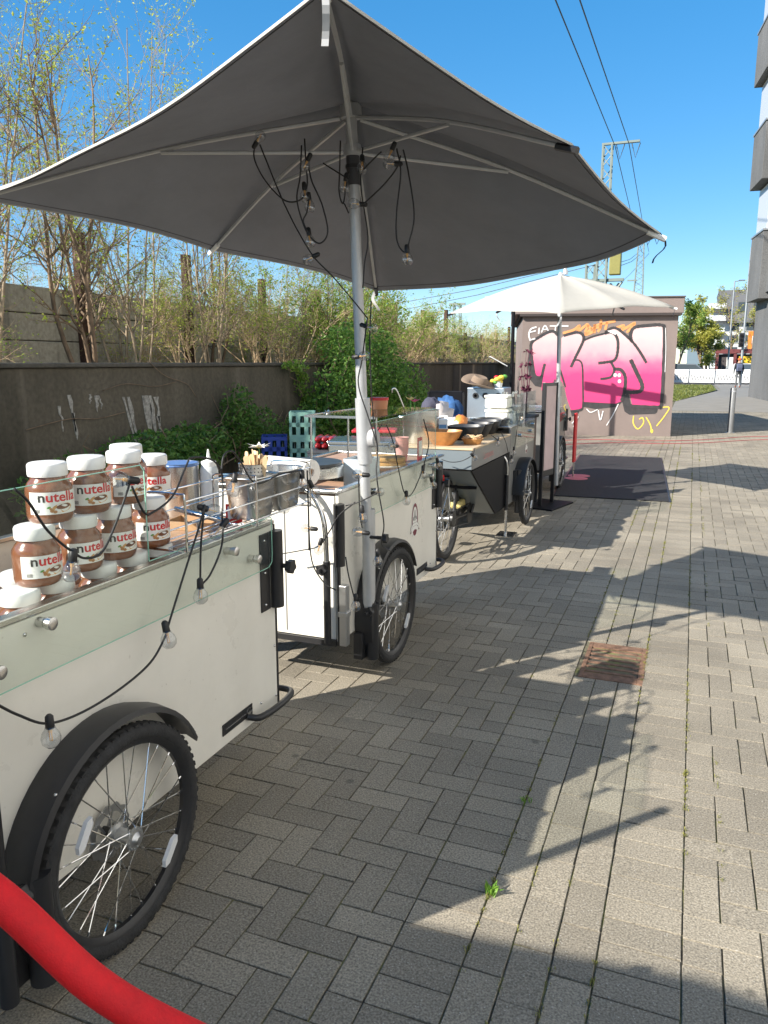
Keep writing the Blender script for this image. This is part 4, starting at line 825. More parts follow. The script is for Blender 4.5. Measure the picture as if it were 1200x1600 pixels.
C2 = trailer('second cream food cart with a round red emblem, holding up the big parasol', (-1.45,3.61,0), CREAM,
  [(-.3,.81),(.8,.815),(.83,.85),(.83,1.262),(.815,1.277),(-.3,1.262)], [(-.16,.93),(.74,.88),(.77,.94)], True)
# emblem on the second cart
MAROON = mat('maroon_print', (.16,.02,.04), .5); EWH = mat('emblem_white', (.78,.77,.74), .5); EGR = mat('emblem_grey', (.45,.44,.42), .6)
def emblem(parent, y, z, s, x=.0):
    f = lambda u,v,k: (x+k, y+u*s, z+v*s)
    e = MB().prism([(.5*cos(a*pi/24)*1.12, .95*sin(a*pi/24)*1.06) for a in range(0,25)]+[(-.62,-.6),(-.3,-1.05),(.3,-1.05),(.62,-.6)], .0008, .0016, f).build('emblem', EWH, parent)
    n = 24; vs = []; 
    for i in range(n+1):
        a = pi*i/n
        vs += [f(.53*cos(a), .95*sin(a), .002), f(.4*cos(a), .74*sin(a), .002)]
    mb = MB().add(vs, [(2*i,2*i+1,2*i+3,2*i+2) for i in range(n)])
    for s_ in (-1,1): mb.prism([(s_*.4,0),(s_*.53,0),(s_*.53,-.55),(s_*.4,-.5)][::s_], .0018, .002, f)
    mb.build('emblem_ring', MAROON, e)
    MB().prism([(-.72,-.62),(-.3,-.42),(.3,-.42),(.72,-.62),(.72,-.4),(.3,-.2),(-.3,-.2),(-.72,-.4)], .0022, .0026, f).build('emblem_ribbon', EGR, e)
    MB().prism([(-.68,-.585),(-.3,-.39),(.3,-.39),(.68,-.585),(.68,-.44),(.3,-.24),(-.3,-.24),(-.68,-.44)], .0028, .003, f).build('emblem_ribbon_face', EWH, e)
    MB().prism([(-.36,-.72),(0,-.62),(.36,-.72),(.22,-.95),(0,-1.02),(-.22,-.95)], .0022, .0026, f).prism([(-.82,-.75),(-.68,-.62),(-.68,-.78)], .0022, .0026, f).prism([(.82,-.75),(.68,-.78),(.68,-.62)], .0022, .0026, f).build('emblem_scroll', MAROON, e)
    MB().prism([(-.14,-.1),(.14,-.1),(.17,.25),(.1,.5),(0,.58),(-.1,.5),(-.17,.25)], .002, .0023, f).build('emblem_figure', EGR, e)
    MB().prism([(-.05,.06),(.05,.06),(.05,.2),(-.05,.2)], .0025, .0028, f).prism([(-.3,-.05),(-.22,-.05),(-.2,.15),(-.28,.15)], .0025, .0028, f).prism([(.22,-.05),(.3,-.05),(.28,.15),(.2,.15)], .0025, .0028, f).build('emblem_mark', DARKP, e)
    return e
emblem(C2, .535, .655, .098)
# crank handle stand at the second cart's front corner
hd = MB().tube(crom([(-.17,-.53,.985),(-.13,-.54,.975),(-.09,-.545,.93),(-.055,-.55,.85),(-.045,-.55,.72),(-.043,-.55,.6),(-.043,-.55,.5)], 6), .0125, 10).build('stand_handle', CHROME, C2, smooth=True)
MB().tube([(-.043,-.55,.27),(-.043,-.55,.66)], .017, 12).build('stand_tube', BLKMET, hd, smooth=True)
mb = MB(); knob(mb, (-.05,-.6,.63), 'Y'); mb.build('knob', BLK, hd, smooth=True)
MB().tube([(-.23,-.56,.99),(-.15,-.535,.985)], .014, 10).tube([(-.25,-.57,.995),(-.2,-.62,.985),(-.14,-.63,.98)], .005, 6).build('grip', BLK, hd, smooth=True)
MB().box(.0145,.05,-.545,-.505,.26,.55).build('alu_post', ALU, C2, bevel=.003)
MB().box(.01,.055,-.549,-.501,.4,.425).build('alu_clamp', ALU, C2, bevel=.003)
# inner sneeze shelf on the second cart
sh = MB().box(-.36,.02,-.12,.8,1.28,1.286).build('glass_shelf', GLASS, C2)
for yy in (-.1,.36,.78):
    MB().tube([(-.34,yy,.984),(-.34,yy,1.28)], .006, 8).build('shelf_post', STEEL, sh, smooth=True)
MB().box(-.366,-.355,-.12,.8,1.277,1.289).box(-.36,.02,-.125,-.12,1.277,1.289).build('shelf_edge', STEEL, sh)

# ---------------------------------------------------------------- third cart: grey tricycle with table
T3_ = thing('cargo_tricycle', 'grey cargo tricycle with folding table top and black bowls, facing away', 'cart', (-1.50,7.36,0), 0, 'food carts')
MB().box(-.018,0,-.46,.67,.262,.962).build('side_panel', GREYP, T3_, bevel=.003)
MB().box(-.62,-.602,-.46,.67,.262,.962).build('side_panel', GREYP, T3_, bevel=.003)
MB().box(-.602,-.02,.655,.668,.27,.955).build('front_panel', LGREYP, T3_)
MB().box(-.62,.003,-.46,.67,.963,.978).build('box_lid', STEEL, T3_, bevel=.003)
MB().prism([(-1.74,.74),(-.465,.74),(-.465,.262),(-.93,.262)], -.022, -.008, lambda u,v,k: (k,u,v)).build('black_side_panel', DARKP, T3_)
rp_ = MB().prism([(-1.75,.74),(-1.735,.74),(-.915,.262),(-.93,.262)], -.6, -.024, lambda u,v,k: (k,u,v)).build('sloping_panel', LGREYP, T3_)
MB().tube(crom([(-.5,-1.78,.76),(-.42,-1.7,.66),(-.3,-1.6,.6),(-.14,-1.5,.57),(-.04,-1.47,.57)], 5), .013, 8).build('trim_curve', DARKP, rp_, smooth=True)
tb = MB().box(-.6,.0,-1.78,-.47,.752,.90).build('table_box', GREYP, T3_, bevel=.003)
MB().box(-.598,-.002,-1.784,-1.781,.756,.896).build('table_end_panel', LGREYP, tb)
MB().box(-.61,.008,-1.79,-.468,.901,.916).build('table_top', mat('ply_top', (.55,.42,.27), .5, var=.12, scale=12), tb, bevel=.002)
tm = text_mesh('Lampions', .085); tm.materials.append(mat('pink_lettering', (.55,.25,.24), .5)); o = bpy.data.objects.new('lettering', tm); COL.objects.link(o); o.parent = tb; o.location = (.0022,-1.27,.795); o.rotation_euler = (pi/2,0,pi/2)
wheel(T3_, .075, 0, 1); fender(T3_, .0012, .118, 0, radians(-25), radians(175)); wheel(T3_, -.7, 0, -1); fender(T3_, -.6212, -.74, 0, radians(-25), radians(175), out=-1)
MB().tube([(-.7,0,RO),(.05,0,RO)], .012, 10).build('axle', BLKMET, T3_)
MB().box(.0012,.03,-.3,-.2,.262,.56).tube([(.04,-.25,.15),(.04,-.25,.56)], .028, 14).build('pole_socket', BLKMET, T3_, bevel=.004)
gq = MB().prism([(-.35,.77),(.5,.77),(.53,.8),(.53,1.262),(.515,1.277),(-.35,1.262)], .024, .030, lambda u,v,k: (k,u,v)).build('guard_glass', GLASS, T3_); standoffs(gq, [(.3,.88),(.42,.94),(-.2,.88)], .024)
emblem(T3_, .28, .75, .085)
rw = wheel(T3_, -.25, -1.61, 1, .33, True, (1.2,), .5)
bk = MB()
for s in (-.06,.06):
    bk.tube([(-.25+s,-1.61,.33),(-.25+s,-1.15,.30)], .012, 8); bk.tube([(-.25+s,-1.61,.33),(-.25+s*.6,-1.42,.70)], .01, 8)
bk.tube([(-.25,-1.15,.30),(-.25,-1.42,.74)], .018, 8); bk.tube([(-.25,-1.15,.30),(-.25,-.9,.32)], .022, 8); bk.tube([(-.25,-1.6,.7),(-.25,-1.42,.74)], .008, 6)
bk.box(-.33,-.17,-1.66,-1.36,.735,.75)
bk.build('bike_frame', BLKMET, T3_, smooth=True)
mb = MB(); n = 20
for i in range(n+1):
    a = radians(35+130*i/n)
    vs_m = (vs_m if i else [])+[(xx,-1.61+.35*cos(a),.33+.35*sin(a)) for xx in (-.29,-.21)]
mb.add(vs_m, [(2*i,2*i+1,2*i+3,2*i+2) for i in range(n)]); fo = mb.build('mudguard', BLK, T3_); so = fo.modifiers.new('s','SOLIDIFY'); so.thickness = .004
cr = MB().lathe([(.001,0),(.085,0),(.085,.004),(.001,.004)], 28, Matrix.Translation((-.18,-1.15,.30))@RX).tube([(-.165,-1.15,.30),(-.15,-1.07,.44)], .012, 8).tube([(-.33,-1.15,.30),(-.35,-1.23,.16)], .012, 8).build('crank', BLKMET, T3_, smooth=True)
MB().box(-.155,-.06,-1.12,-1.02,.425,.45).build('pedal', BLK, cr, bevel=.006); MB().box(-.45,-.355,-1.28,-1.18,.148,.172).build('pedal', BLK, cr, bevel=.006)
MB().lathe([(.001,0),(.06,0),(.06,.02),(.001,.02)], 20, Matrix.Translation((-.2,-1.61,.33))@RX).tube([(-.19,-1.61,.39),(-.178,-1.15,.385)], .005, 5).tube([(-.19,-1.61,.27),(-.178,-1.15,.215)], .005, 5).build('chain', mat('chain_steel', (.12,.12,.12), .4, 1), T3_)
MB().box(-.28,-.22,-1.8,-1.76,.66,.7).build('rear_light', mat('rear_light_red', (.6,.02,.02), .2), T3_)
MB().box(-.3,-.2,-1.35,-1.2,.36,.43).build('motor_cover', mat('motor_yellow', (.6,.5,.2), .5), T3_, bevel=.02)
hs = MB().tube(crom([(-.03,-.64,.735),(.0,-.63,.7),(.012,-.615,.62),(.012,-.61,.54)], 6), .012, 10).build('stand_handle', CHROME, T3_, smooth=True)
MB().tube([(.012,-.61,.24),(.012,-.61,.56)], .017, 12).build('stand_tube', BLKMET, hs, smooth=True); MB().tube([(.012,-.61,.02),(.012,-.61,.25)], .0125, 10).box(-.06,.1,-.72,-.5,0.001,.02).build('stand_leg', STEEL, hs)
# ---------------------------------------------------------------- fourth cart
C4 = trailer('farthest grey food cart under the pale parasol, half hidden by the notice board', (-1.55,9.72,0), GREYP, [(-.3,.81),(.55,.815),(.58,.85),(.58,1.1),(.4,1.25),(-.3,1.262)], [(-.16,.93),(.5,.88)], False, length=.75)

# ---------------------------------------------------------------- parasols
LIN = mat('grey_lining', (.185,.197,.23), .6, var=.12, scale=2.5, bump=.5, bscale=9)
TOPC = mat('off_white_canvas', (.42,.4,.355), .85, var=.06, scale=4, bump=.15, bscale=300)
def parasol(label, base, hub, tips, runner=.145, pole_r=.024, strap=True, wob=1.0, seed=1, lining=LIN, skip=()):
    """tips: eight rib ends in order round the canopy (corner, mid-edge, corner, ...)"""
    t = thing('parasol', label, 'parasol', base, 0, 'parasols'); B = Vector(base); H = Vector(hub)-B; TP = [Vector(p)-B for p in tips]; rd = random.Random(seed)
    ax = H.normalized()
    def P(k, r, tt):
        """canopy surface: sector k, radius r, across tt; each side is one smooth curve corner - middle - corner"""
        k %= 8; c0 = k-(k % 2); a, m, b = TP[c0], TP[c0+1], TP[(c0+2) % 8]; apex = H+Vector((0,0,.045)); s = ((k % 2)+tt)/2
        e = a*(2*(s-.5)*(s-1))+m*(4*s*(1-s))+b*(2*s*(s-.5))
        free = (c0+1) in skip
        if not free: e = (a.lerp(m, tt) if k % 2 == 0 else m.lerp(b, tt))
        q = 4*s*(1-s) if free else 4*tt*(1-tt)
        p = apex.lerp(e, r); p.z += .045*sin(pi*min(1,r))*(1-(.9*q if free else .3*q))
        mid = apex.lerp(e, r)
        if not free: p = p+(H-mid)*(.035*q*r*r)
        p.z -= .02*q*sin(pi*min(1,r*.9+.05))*wob
        p.z += .007*sin(11*s+5*c0+2.5*r)*r*sin(pi*s)*wob
        return p
    nr, na = 14, 10
    for nm, off, m_, sgn in (('canopy',.003,TOPC,1),('lining',-.002,lining,-1)):
        mb = MB(); vs = []
        for i in range(nr+1):
            for k in range(8):
                for j in range(na):
                    p = P(k, i/nr*(1.0 if sgn < 0 else 1.002), j/na); vs.append(p+Vector((0,0,off)))
        if sgn > 0:
            for k in range(8):
                for j in range(na): p = P(k, 1.002, j/na); vs.append(p+Vector((0,0,-.0055)))
        n = 8*na; rows = nr+(2 if sgn > 0 else 1)
        fs = [(i*n+j,i*n+(j+1)%n,(i+1)*n+(j+1)%n,(i+1)*n+j) for i in range(rows-1) for j in range(n)]
        c_ = mb.add(vs, fs).build(nm, m_, t, smooth='all')
    MB().tube([Vector((0,0,0)), H*.45, H*1.02], pole_r, 18).build('pole', POLE, t, smooth=True)
    MB().tube([H*.932, H*.95], pole_r*1.5, 18).build('runner', POLE, t, smooth=True); MB().tube([H*.885,H*.932], pole_r*1.18, 18).build('sleeve', mat('sleeve_grey', (.05,.05,.055), .5), t, smooth=True)
    MB().tube([H*.912,H*.918], pole_r*1.35, 18).build('collar', BLK, t, smooth=True)
    hb = MB().tube([H-ax*.02,H+ax*.03], .045, 14).tube([H+ax*.03,H+ax*.075], [.04,.016], 12).build('hub', POLE, t, smooth=True)
    RN = H-ax*runner
    sm_ = MB()
    for rr in (.975,):
        ring = [P(k, rr, j/na)+Vector((0,0,-.0035)) for k in range(8) for j in range(na)]; sm_.tube(ring+[ring[0]], .0016, 4)
    sm_.build('hem_stitching', mat('stitching_grey', (.07,.07,.075), .8), t)
    for k in range(8):
        if k in skip: continue
        tip = TP[k]; d = (tip-H); s0 = H+d*.03
        pts = [s0+Vector((0,0,-.012)), H.lerp(tip,.5)+Vector((0,0,.045-.026)), tip+Vector((0,0,-.012))]
        rb_ = MB().tube(crom(pts, 5), .0085, 6).build('rib', POLE, t, smooth=True)
        MB().tube([RN+d*.025, H.lerp(tip,.5)+Vector((0,0,.045-.036))], .0075, 6).build('strut', POLE, rb_, smooth=True)
        MB().tube([tip-d.normalized()*.06+Vector((0,0,-.012)), tip+d.normalized()*.025+Vector((0,0,-.016))], .013, 6).build('rib_cap', BLK if k % 3 else WHITEP, rb_, smooth=True)
        if strap and k % 2 == 0 or k in (1,5):
            mb = MB(); p0 = tip-d.normalized()*.005; o_ = Vector((rd.uniform(-.02,.02),rd.uniform(-.02,.02),0)); sd = Vector((0,0,1)).cross(d).normalized()*.009
            vs = []
            for i in range(9):
                q = p0+o_*sin(i*.5)+d.normalized()*(.012*sin(i*.7))-Vector((0,0,.016*i)); vs += [q-sd, q+sd]
            so = mb.add(vs, [(2*i,2*i+1,2*i+3,2*i+2) for i in range(8)]).build('strap', mat('strap_grey', (.45,.45,.45), .7) if k != 0 else BLK, t); so.modifiers.new('s','SOLIDIFY').thickness = .002
    return t
PB, PT, PC, PA, PD = (-.176,3.693,2.097), (-.433,2.796,2.264), (-.899,1.878,2.447), (-2.867,2.54,2.229), (-1.85,4.543,1.987)
P1 = parasol('big parasol with grey underside and strings of bulbs over the second cart', (-1.375,3.31,.12), (-1.41,3.185,2.574), [PB, (-.819,4.144,2.0), PD, (-2.377,3.568,2.132), PA, (-1.875,2.237,2.29), PC, PT], seed=2, skip=(1,5))
# crank fitting on the pole
mb = MB(); f1 = MB().tube([(-.012,-.048,.97),(-.016,-.064,1.27)], .034, 16).build('crank_housing', POLE, P1, smooth=True)
mb.lathe([(.001,0),(.038,0),(.042,.01),(.042,.03),(.036,.036),(.001,.036)], 22, Matrix.Translation((.02,-.065,1.09))@RX); mb.build('crank_knob', mat('knob_grey', (.4,.4,.4), .5), f1, smooth=True)
mb = MB(); knob(mb, (.075,-.04,.62), 'X', .02); mb.lathe([(.008,-.08),(.008,0)], 8, Matrix.Translation((.075,-.04,.62))@RX); mb.build('clamp_knob', BLK, f1, smooth=True)
MB().tube([(-.01,-.01,.2),(-.008,-.015,.75)], .031, 16).build('lower_tube', POLE, P1, smooth=True)
MB().tube([(-.03,-.085,1.85),(-.031,-.09,1.95)], .0255, 16).build('sticker', mat('dark_sticker', (.06,.07,.08), .3), f1, smooth=True)
def regular(hub, s, th, zc, zm, m=1.0):
    out = []
    for k in range(8):
        a = th+k*pi/4; r = s/sqrt(2) if k % 2 == 0 else s/2*m; out.append((hub[0]+r*cos(a), hub[1]+r*sin(a), zc if k % 2 == 0 else zm))
    return out
h2 = (-1.47,9.12,2.47)
P2 = parasol('smaller pale parasol over the far carts in front of the graffiti hut', (-1.42,9.12,.12), h2, [(p[0],p[1],p[2]+.085*(p[1]-h2[1])) for p in regular(h2, 1.76, .16, 2.13, 2.16, 1.03)], seed=3)
MB().tube([(0,0,2.40),(0,0,2.44),(0,0,2.5)], [.03,.026,.006], 12).build('finial', POLE, P2, smooth=True)
ban = MB(); 
for (x0, x1, y0, z0, l) in ((.42,.62,-.62,2.345,1),): pass
h3 = (-2.15,-2.75,2.65)
P3 = parasol('large grey parasol behind the viewer shading the lower paving', (-2.15,-2.75,.06), h3, regular(h3, 3.8, pi/4, 2.2, 2.2, 1.02), seed=4)
MB().lathe([(.001,-.06),(.28,-.06),(.28,-.01),(.05,.02),(.05,.2),(.03,.2)], 24).build('base_plate', DARKP, P3, smooth=True)

# ---------------------------------------------------------------- jars of spread
CHOC = mat('hazelnut_spread', (.2,.075,.034), .2, var=.15, scale=12, coat=.8)
JLAB = mat('jar_label', (.8,.79,.76), .5); JRED = mat('label_red', (.6,.02,.025), .5); JBLK = mat('label_black', (.02,.02,.02), .5); JBRD = mat('label_bread', (.6,.33,.12), .6, var=.2, scale=120); JCHO = mat('label_choc', (.16,.06,.025), .4); JNUT = mat('label_nut', (.42,.2,.07), .5); JGRN = mat('label_green', (.1,.3,.05), .5)
def make_jar():
    t = thing('spread_jar', 'jar', 'jar', (0,0,0), 0, 'jars of chocolate spread')
    Rj = .0575; body = [(.001,.004),(.03,.001),(.048,0),(.055,.006),(Rj,.018),(Rj,.078),(.0565,.088),(.05,.1),(.0435,.108),(.0415,.118)]
    MB().lathe(body, 30).build('glass_body', CHOC, t, smooth=True)
    n = 44; vs = []
    for z, r in ((.115,.0455),(.1165,.0475),(.1185,.0475)): vs += [(r*cos(2*pi*i/n), r*sin(2*pi*i/n), z) for i in range(n)]
    for z, r in ((.120,.0475),(.144,.0472),(.148,.0455),(.1495,.042)): vs += [((r+.0011*(i % 2)*(z < .145))*cos(2*pi*i/n), (r+.0011*(i % 2)*(z < .145))*sin(2*pi*i/n), z) for i in range(n)]
    fs = [(k*n+i,k*n+(i+1)%n,(k+1)*n+(i+1)%n,(k+1)*n+i) for k in range(6) for i in range(n)]+[tuple(6*n+i for i in range(n)), tuple(range(n-1,-1,-1))]
    MB().add(vs, fs).build('lid', WHITEP, t, smooth=True)
    r0 = Rj+.0004; bend = lambda u,v,k: ((r0+k)*cos(u/r0), (r0+k)*sin(u/r0), v)
    mb = MB(); m = 30; A = 1.3
    vs = [(r0*cos(-A+2*A*i/m), r0*sin(-A+2*A*i/m), z) for i in range(m+1) for z in (.024,.08)]
    lab = mb.add(vs, [(2*i,2*i+2,2*i+3,2*i+1) for i in range(m)]).build('label', JLAB, t, smooth='all')
    me = text_mesh('nutella', .034, bold=.022); xs = [v.co.x for v in me.vertices]; x0, x1 = min(xs), max(xs); cut = x0+(x1-x0)*.163
    # split the first letter (black) from the rest (red)
    red, blk = MB(), MB()
    for p in me.polygons:
        c_ = p.center.x; tgt = blk if c_ < cut else red
        vs = [bend((me.vertices[i].co.x-(x0+x1)/2)*1.12, .056+me.vertices[i].co.y, .0006) for i in p.vertices]; tgt.add(vs, [tuple(range(len(vs)))])
    red.build('lettering', JRED, lab); blk.build('lettering', JBLK, lab)
    el = lambda cx, cz, a, b, k, rot=0, n_=20: [bend(cx+a*cos(q)*cos(rot)-b*sin(q)*sin(rot), cz+a*cos(q)*sin(rot)+b*sin(q)*cos(rot), k) for q in [2*pi*i/n_ for i in range(n_)]]
    def flat(nm, lst, m_):
        mb = MB()
        for l in lst: mb.add(l, [tuple(range(len(l)))])
        mb.build(nm, m_, lab)
    flat('bread_picture', [el(.007,.0395,.026,.0115,.0006,.08)], JBRD); flat('spread_picture', [el(.01,.0425,.019,.0065,.0012,.1)], JCHO)
    flat('nut_picture', [el(-.019,.033,.005,.004,.0012), el(-.012,.0305,.005,.004,.0013), el(-.022,.0385,.0035,.003,.0014)], JNUT); flat('leaf_picture', [el(-.026,.042,.005,.0025,.0012,.4)], JGRN)
    mb = MB()
    for i in range(9): u = -.062+i*.0016; mb.add([bend(u,.028,.0006),bend(u+.0008,.028,.0006),bend(u+.0008,.037,.0006),bend(u,.037,.0006)], [(0,1,2,3)])
    mb.build('print_marks', JBLK, lab); flat('seal_picture', [el(-.055,.069,.005,.005,.0006)], EWH)
    return t
jar = make_jar(); first = True
JR = [(-1.5,1.357,.855,'bottom row at the left frame edge, mostly lid'), (-1.505,1.477,.855,'bottom row, dark spread below the first full label'), (-1.5,1.633,.855,'bottom row jar, middle of the lids along the cart rim'), (-1.5,1.766,.855,'bottom row jar, second last lid along the cart rim'), (-1.5,1.885,.855,'bottom row jar, last lid to the right along the cart rim'),
  (-1.5,1.421,1.0045,'middle row jar farthest left with a fully readable label'), (-1.5,1.57,1.0045,'middle row jar behind the bulb hanging on the glass'), (-1.5,1.706,1.0045,'middle row jar, third from the left'), (-1.5,1.861,1.0045,'middle row jar at the right end, seen through the wire rack'),
  (-1.5,1.479,1.154,'top row jar farthest left, whole label in view'), (-1.5,1.615,1.154,'top row jar, second from the left'), (-1.5,1.763,1.154,'top row jar, third from the left behind a clear bulb'), (-1.61,1.905,1.154,'top row jar half hidden behind its neighbour'),
  (-1.63,1.48,.855,'hidden rear jar in the bottom row left'), (-1.63,1.62,.855,'hidden rear jar in the bottom row centre'), (-1.63,1.78,.855,'hidden rear jar in the bottom row right'), (-1.63,1.93,.855,'rear jar at the right end of the bottom row'), (-1.62,1.9,1.0045,'rear middle row jar behind the right end jar'), (-1.63,1.75,1.0045,'rear middle row jar behind the third jar')]
rj = random.Random(8)
for x, y, z, lb in JR:
    rz = radians(-13)+rj.gauss(0,.2)
    lb = 'white-lidded spread jar, '+lb
    if first: jar.location = (x,y,z); jar.rotation_euler = (0,0,rz); jar['label'] = lb; first = False
    else: dup(jar, (x,y,z), rz, lb)
o = dup(jar, (-1.66,2.09,1.1), -1.0, 'white-lidded spread jar standing apart on a clear block, its label turned sideways')
kind_ = thing('display_block', 'clear acrylic block holding up the single jar behind the wire rack', 'display block', (-1.66,2.09,.969))
MB().box(-.055,.055,-.055,.055,0,.13).build('block', CLEAR, kind_); MB().box(-.057,.057,-.057,.057,.128,.1305).build('block_top', CLEAR, kind_)

# ---------------------------------------------------------------- wire rack with steel pans
WR = CHROME
rk = thing('wire_rack', 'chrome wire rack hanging over the edge of the nearest cart', 'rack', (-1.44,2.24,1.0))
def loop(y, x0=-.085, x1=.085, z0=0, z1=.17): return crom([(x0,y,z1-.02),(x0+.015,y,z1),(x1-.015,y,z1),(x1,y,z1-.015),(x1,y,z0+.015),(x1-.015,y,z0),(x0+.015,y,z0),(x0,y,z0+.015),(x0,y,z1-.02)], 3)
for yy in (-.4,0,.4): MB().tube(loop(yy), .0038, 8).build('wire_loop', WR, rk, smooth=True)
for x, z in ((-.085,.15),(.085,.15),(-.085,.02),(.085,.02),(.085,.085),(-.085,.085)): MB().tube([(x,-.4,z),(x,.41,z)], .0028, 6).build('wire', WR, rk, smooth=True)
for x in (-.05,-.02,.02,.05): MB().tube([(x,-.4,.004),(x,.41,.004)], .0022, 6).build('wire', WR, rk, smooth=True)
for yy in (-.1,.3): MB().tube([(-.085,yy,.02),(-.085,yy,-.03)], .006, 8).build('clip', STEEL, rk, smooth=True)
MB().tube([(-.085,-.22,.085),(.1,-.22,.06)], .009, 10).build('clamp_bar', CHROME, rk, smooth=True)
def pan(name, label, loc, lx, ly, h, parts=(), rz=0):
    t = thing(name, label, 'steel pan', loc, rz, 'steel pans in the wire rack'); vs = []; n = 24
    def ring(ax, ay, z, e=4):
        return [(ax*math.copysign(abs(cos(a))**(2/e),cos(a)), ay*math.copysign(abs(sin(a))**(2/e),sin(a)), z) for a in [2*pi*i/n for i in range(n)]]
    rings = [ring(lx*.72,ly*.72,.003),ring(lx*.78,ly*.78,.012),ring(lx*.92,ly*.92,h-.004),ring(lx*1.02,ly*1.02,h),ring(lx*1.03,ly*1.03,h-.004),ring(lx*.93,ly*.93,h-.012),ring(lx*.8,ly*.8,.006),ring(lx*.74,ly*.74,0)]
    rings = rings[::-1]; rings = [ring(lx*.72,ly*.72,0),ring(lx*.78,ly*.78,.01),ring(lx*.93,ly*.93,h-.012),ring(lx*1.03,ly*1.03,h-.003),ring(lx*1.02,ly*1.02,h),ring(lx*.91,ly*.91,h-.003),ring(lx*.76,ly*.76,.012),ring(lx*.7,ly*.7,.004)]
    for r in rings: vs += r
    fs = [(k*n+i,k*n+(i+1)%n,(k+1)*n+(i+1)%n,(k+1)*n+i) for k in range(7) for i in range(n)]+[tuple(range(n-1,-1,-1)), tuple(7*n+i for i in range(n))]
    MB().add(vs, fs).build('pan', STEEL, t, smooth=True); return t
pan('steel_pan', 'left steel pan in the wire rack, holding the cup of wooden sticks', (-1.44,2.345,1.008), .075, .095, .15)
pan('steel_pan', 'right steel pan in the wire rack, empty and open to the sun', (-1.44,2.545,1.008), .075, .095, .15)
cup = thing('steel_cup', 'round perforated steel cup full of wooden sticks', 'cup', (-1.44,2.36,1.085))
MB().lathe([(.001,0),(.046,0),(.048,.11),(.05,.112),(.046,.11),(.044,.006),(.001,.006)], 24).build('cup', STEEL, cup, smooth=True)
hm = MB()
for i in range(22):
    a = 2*pi*i/22
    for z in (.085,.098): hm.ball((.0482*cos(a),.0482*sin(a),z), .0022, 5, 4)
hm.build('perforations', DARKP, cup)
rw_ = random.Random(12)
for i in range(17):
    a = rw_.uniform(0,2*pi); r = rw_.uniform(.005,.034); l = rw_.uniform(.1,.135)
    st = MB().prism([(-.008,0),(.008,0),(.0085,l*.8),(.011,l*.9),(.009,l*.97),(.004,l),(-.004,l),(-.009,l*.97),(-.011,l*.9),(-.0085,l*.8)], -.0011, .0011, lambda u,v,k: (u,k,v)).build('wooden_stick', BIRCH)
    st.location = (-1.44+r*cos(a), 2.36+r*sin(a), 1.115); st.rotation_euler = (rw_.gauss(0,.13), rw_.gauss(0,.16), rw_.uniform(-.9,.3)); tag(st, 'flat birch wood spoon stick standing among others in the steel cup', 'wooden stick', 'wooden sticks in the cup')
fl = thing('paper_flower', 'white daisy decoration above the wooden sticks', 'flower', (-1.46,2.44,1.09))
MB().tube([(0,0,0),(.0,.01,.1),(-.01,.02,.15)], .002, 5).build('stem', JGRN, fl)
pt = MB()
for i in range(12):
    a = 2*pi*i/12; c_, s_ = cos(a), sin(a); pt.add([(-.01,.02,.15),(-.01+.02*c_-.008*s_,.02+.02*s_+.008*c_,.158),(-.01+.045*c_,.02+.045*s_,.162+.008*sin(i*2.1)),(-.01+.02*c_+.008*s_,.02+.02*s_-.008*c_,.158)], [(0,1,2,3)])
pt.build('petals', PAPER, fl); MB().ball((-.01,.02,.155), .011, 10, 6, (1,1,.6)).build('flower_centre', GYEL, fl, smooth='all')
# things on the nearest cart behind the rack
sb = thing('squeeze_bottle', 'translucent white squeeze bottle with pointed cap behind the wire rack', 'bottle', (-1.72,2.5,.969))
MB().lathe([(.001,0),(.033,0),(.035,.006),(.035,.17),(.03,.185),(.026,.19)], 22).build('body', mat('milky_plastic', (.72,.76,.78), .35, trans=.25), sb, smooth=True)
MB().lathe([(.029,.186),(.029,.205),(.02,.208),(.009,.212),(.003,.252),(.001,.252)], 18).build('cap', WHITEP, sb, smooth=True)
pt_ = thing('steel_pot', 'tall steel container standing behind the wire rack', 'pot', (-1.82,2.44,.969))
MB().lathe([(.001,0),(.075,0),(.078,.004),(.078,.2),(.082,.203),(.076,.203),(.074,.008),(.001,.008)], 28).build('pot', STEEL, pt_, smooth=True); MB().lathe([(.079,.192),(.0815,.197),(.079,.202)], 28).build('rim_band', mat('blue_band', (.1,.2,.45), .4), pt_)
ca = thing('card_holder', 'small red and white card leaning under the steel pans', 'card', (-1.485,2.3,.985), .2)
MB().box(-.03,.03,-.002,.002,0,.07).build('card', JRED, ca); MB().box(-.022,.022,-.004,-.0022,.018,.062).build('card_print', JLAB, ca)
nb = thing('cardboard_tray', 'small brown cardboard tray inside the nearest cart', 'tray', (-1.62,2.26,.969), .15)
MB().box(-.09,.09,-.06,.06,0,.004).box(-.09,-.086,-.06,.06,.004,.03).box(.086,.09,-.06,.06,.004,.03).box(-.086,.086,-.06,-.056,.004,.03).box(-.086,.086,.056,.06,.004,.03).build('tray', mat('cardboard', (.42,.26,.14), .85, var=.1), nb)
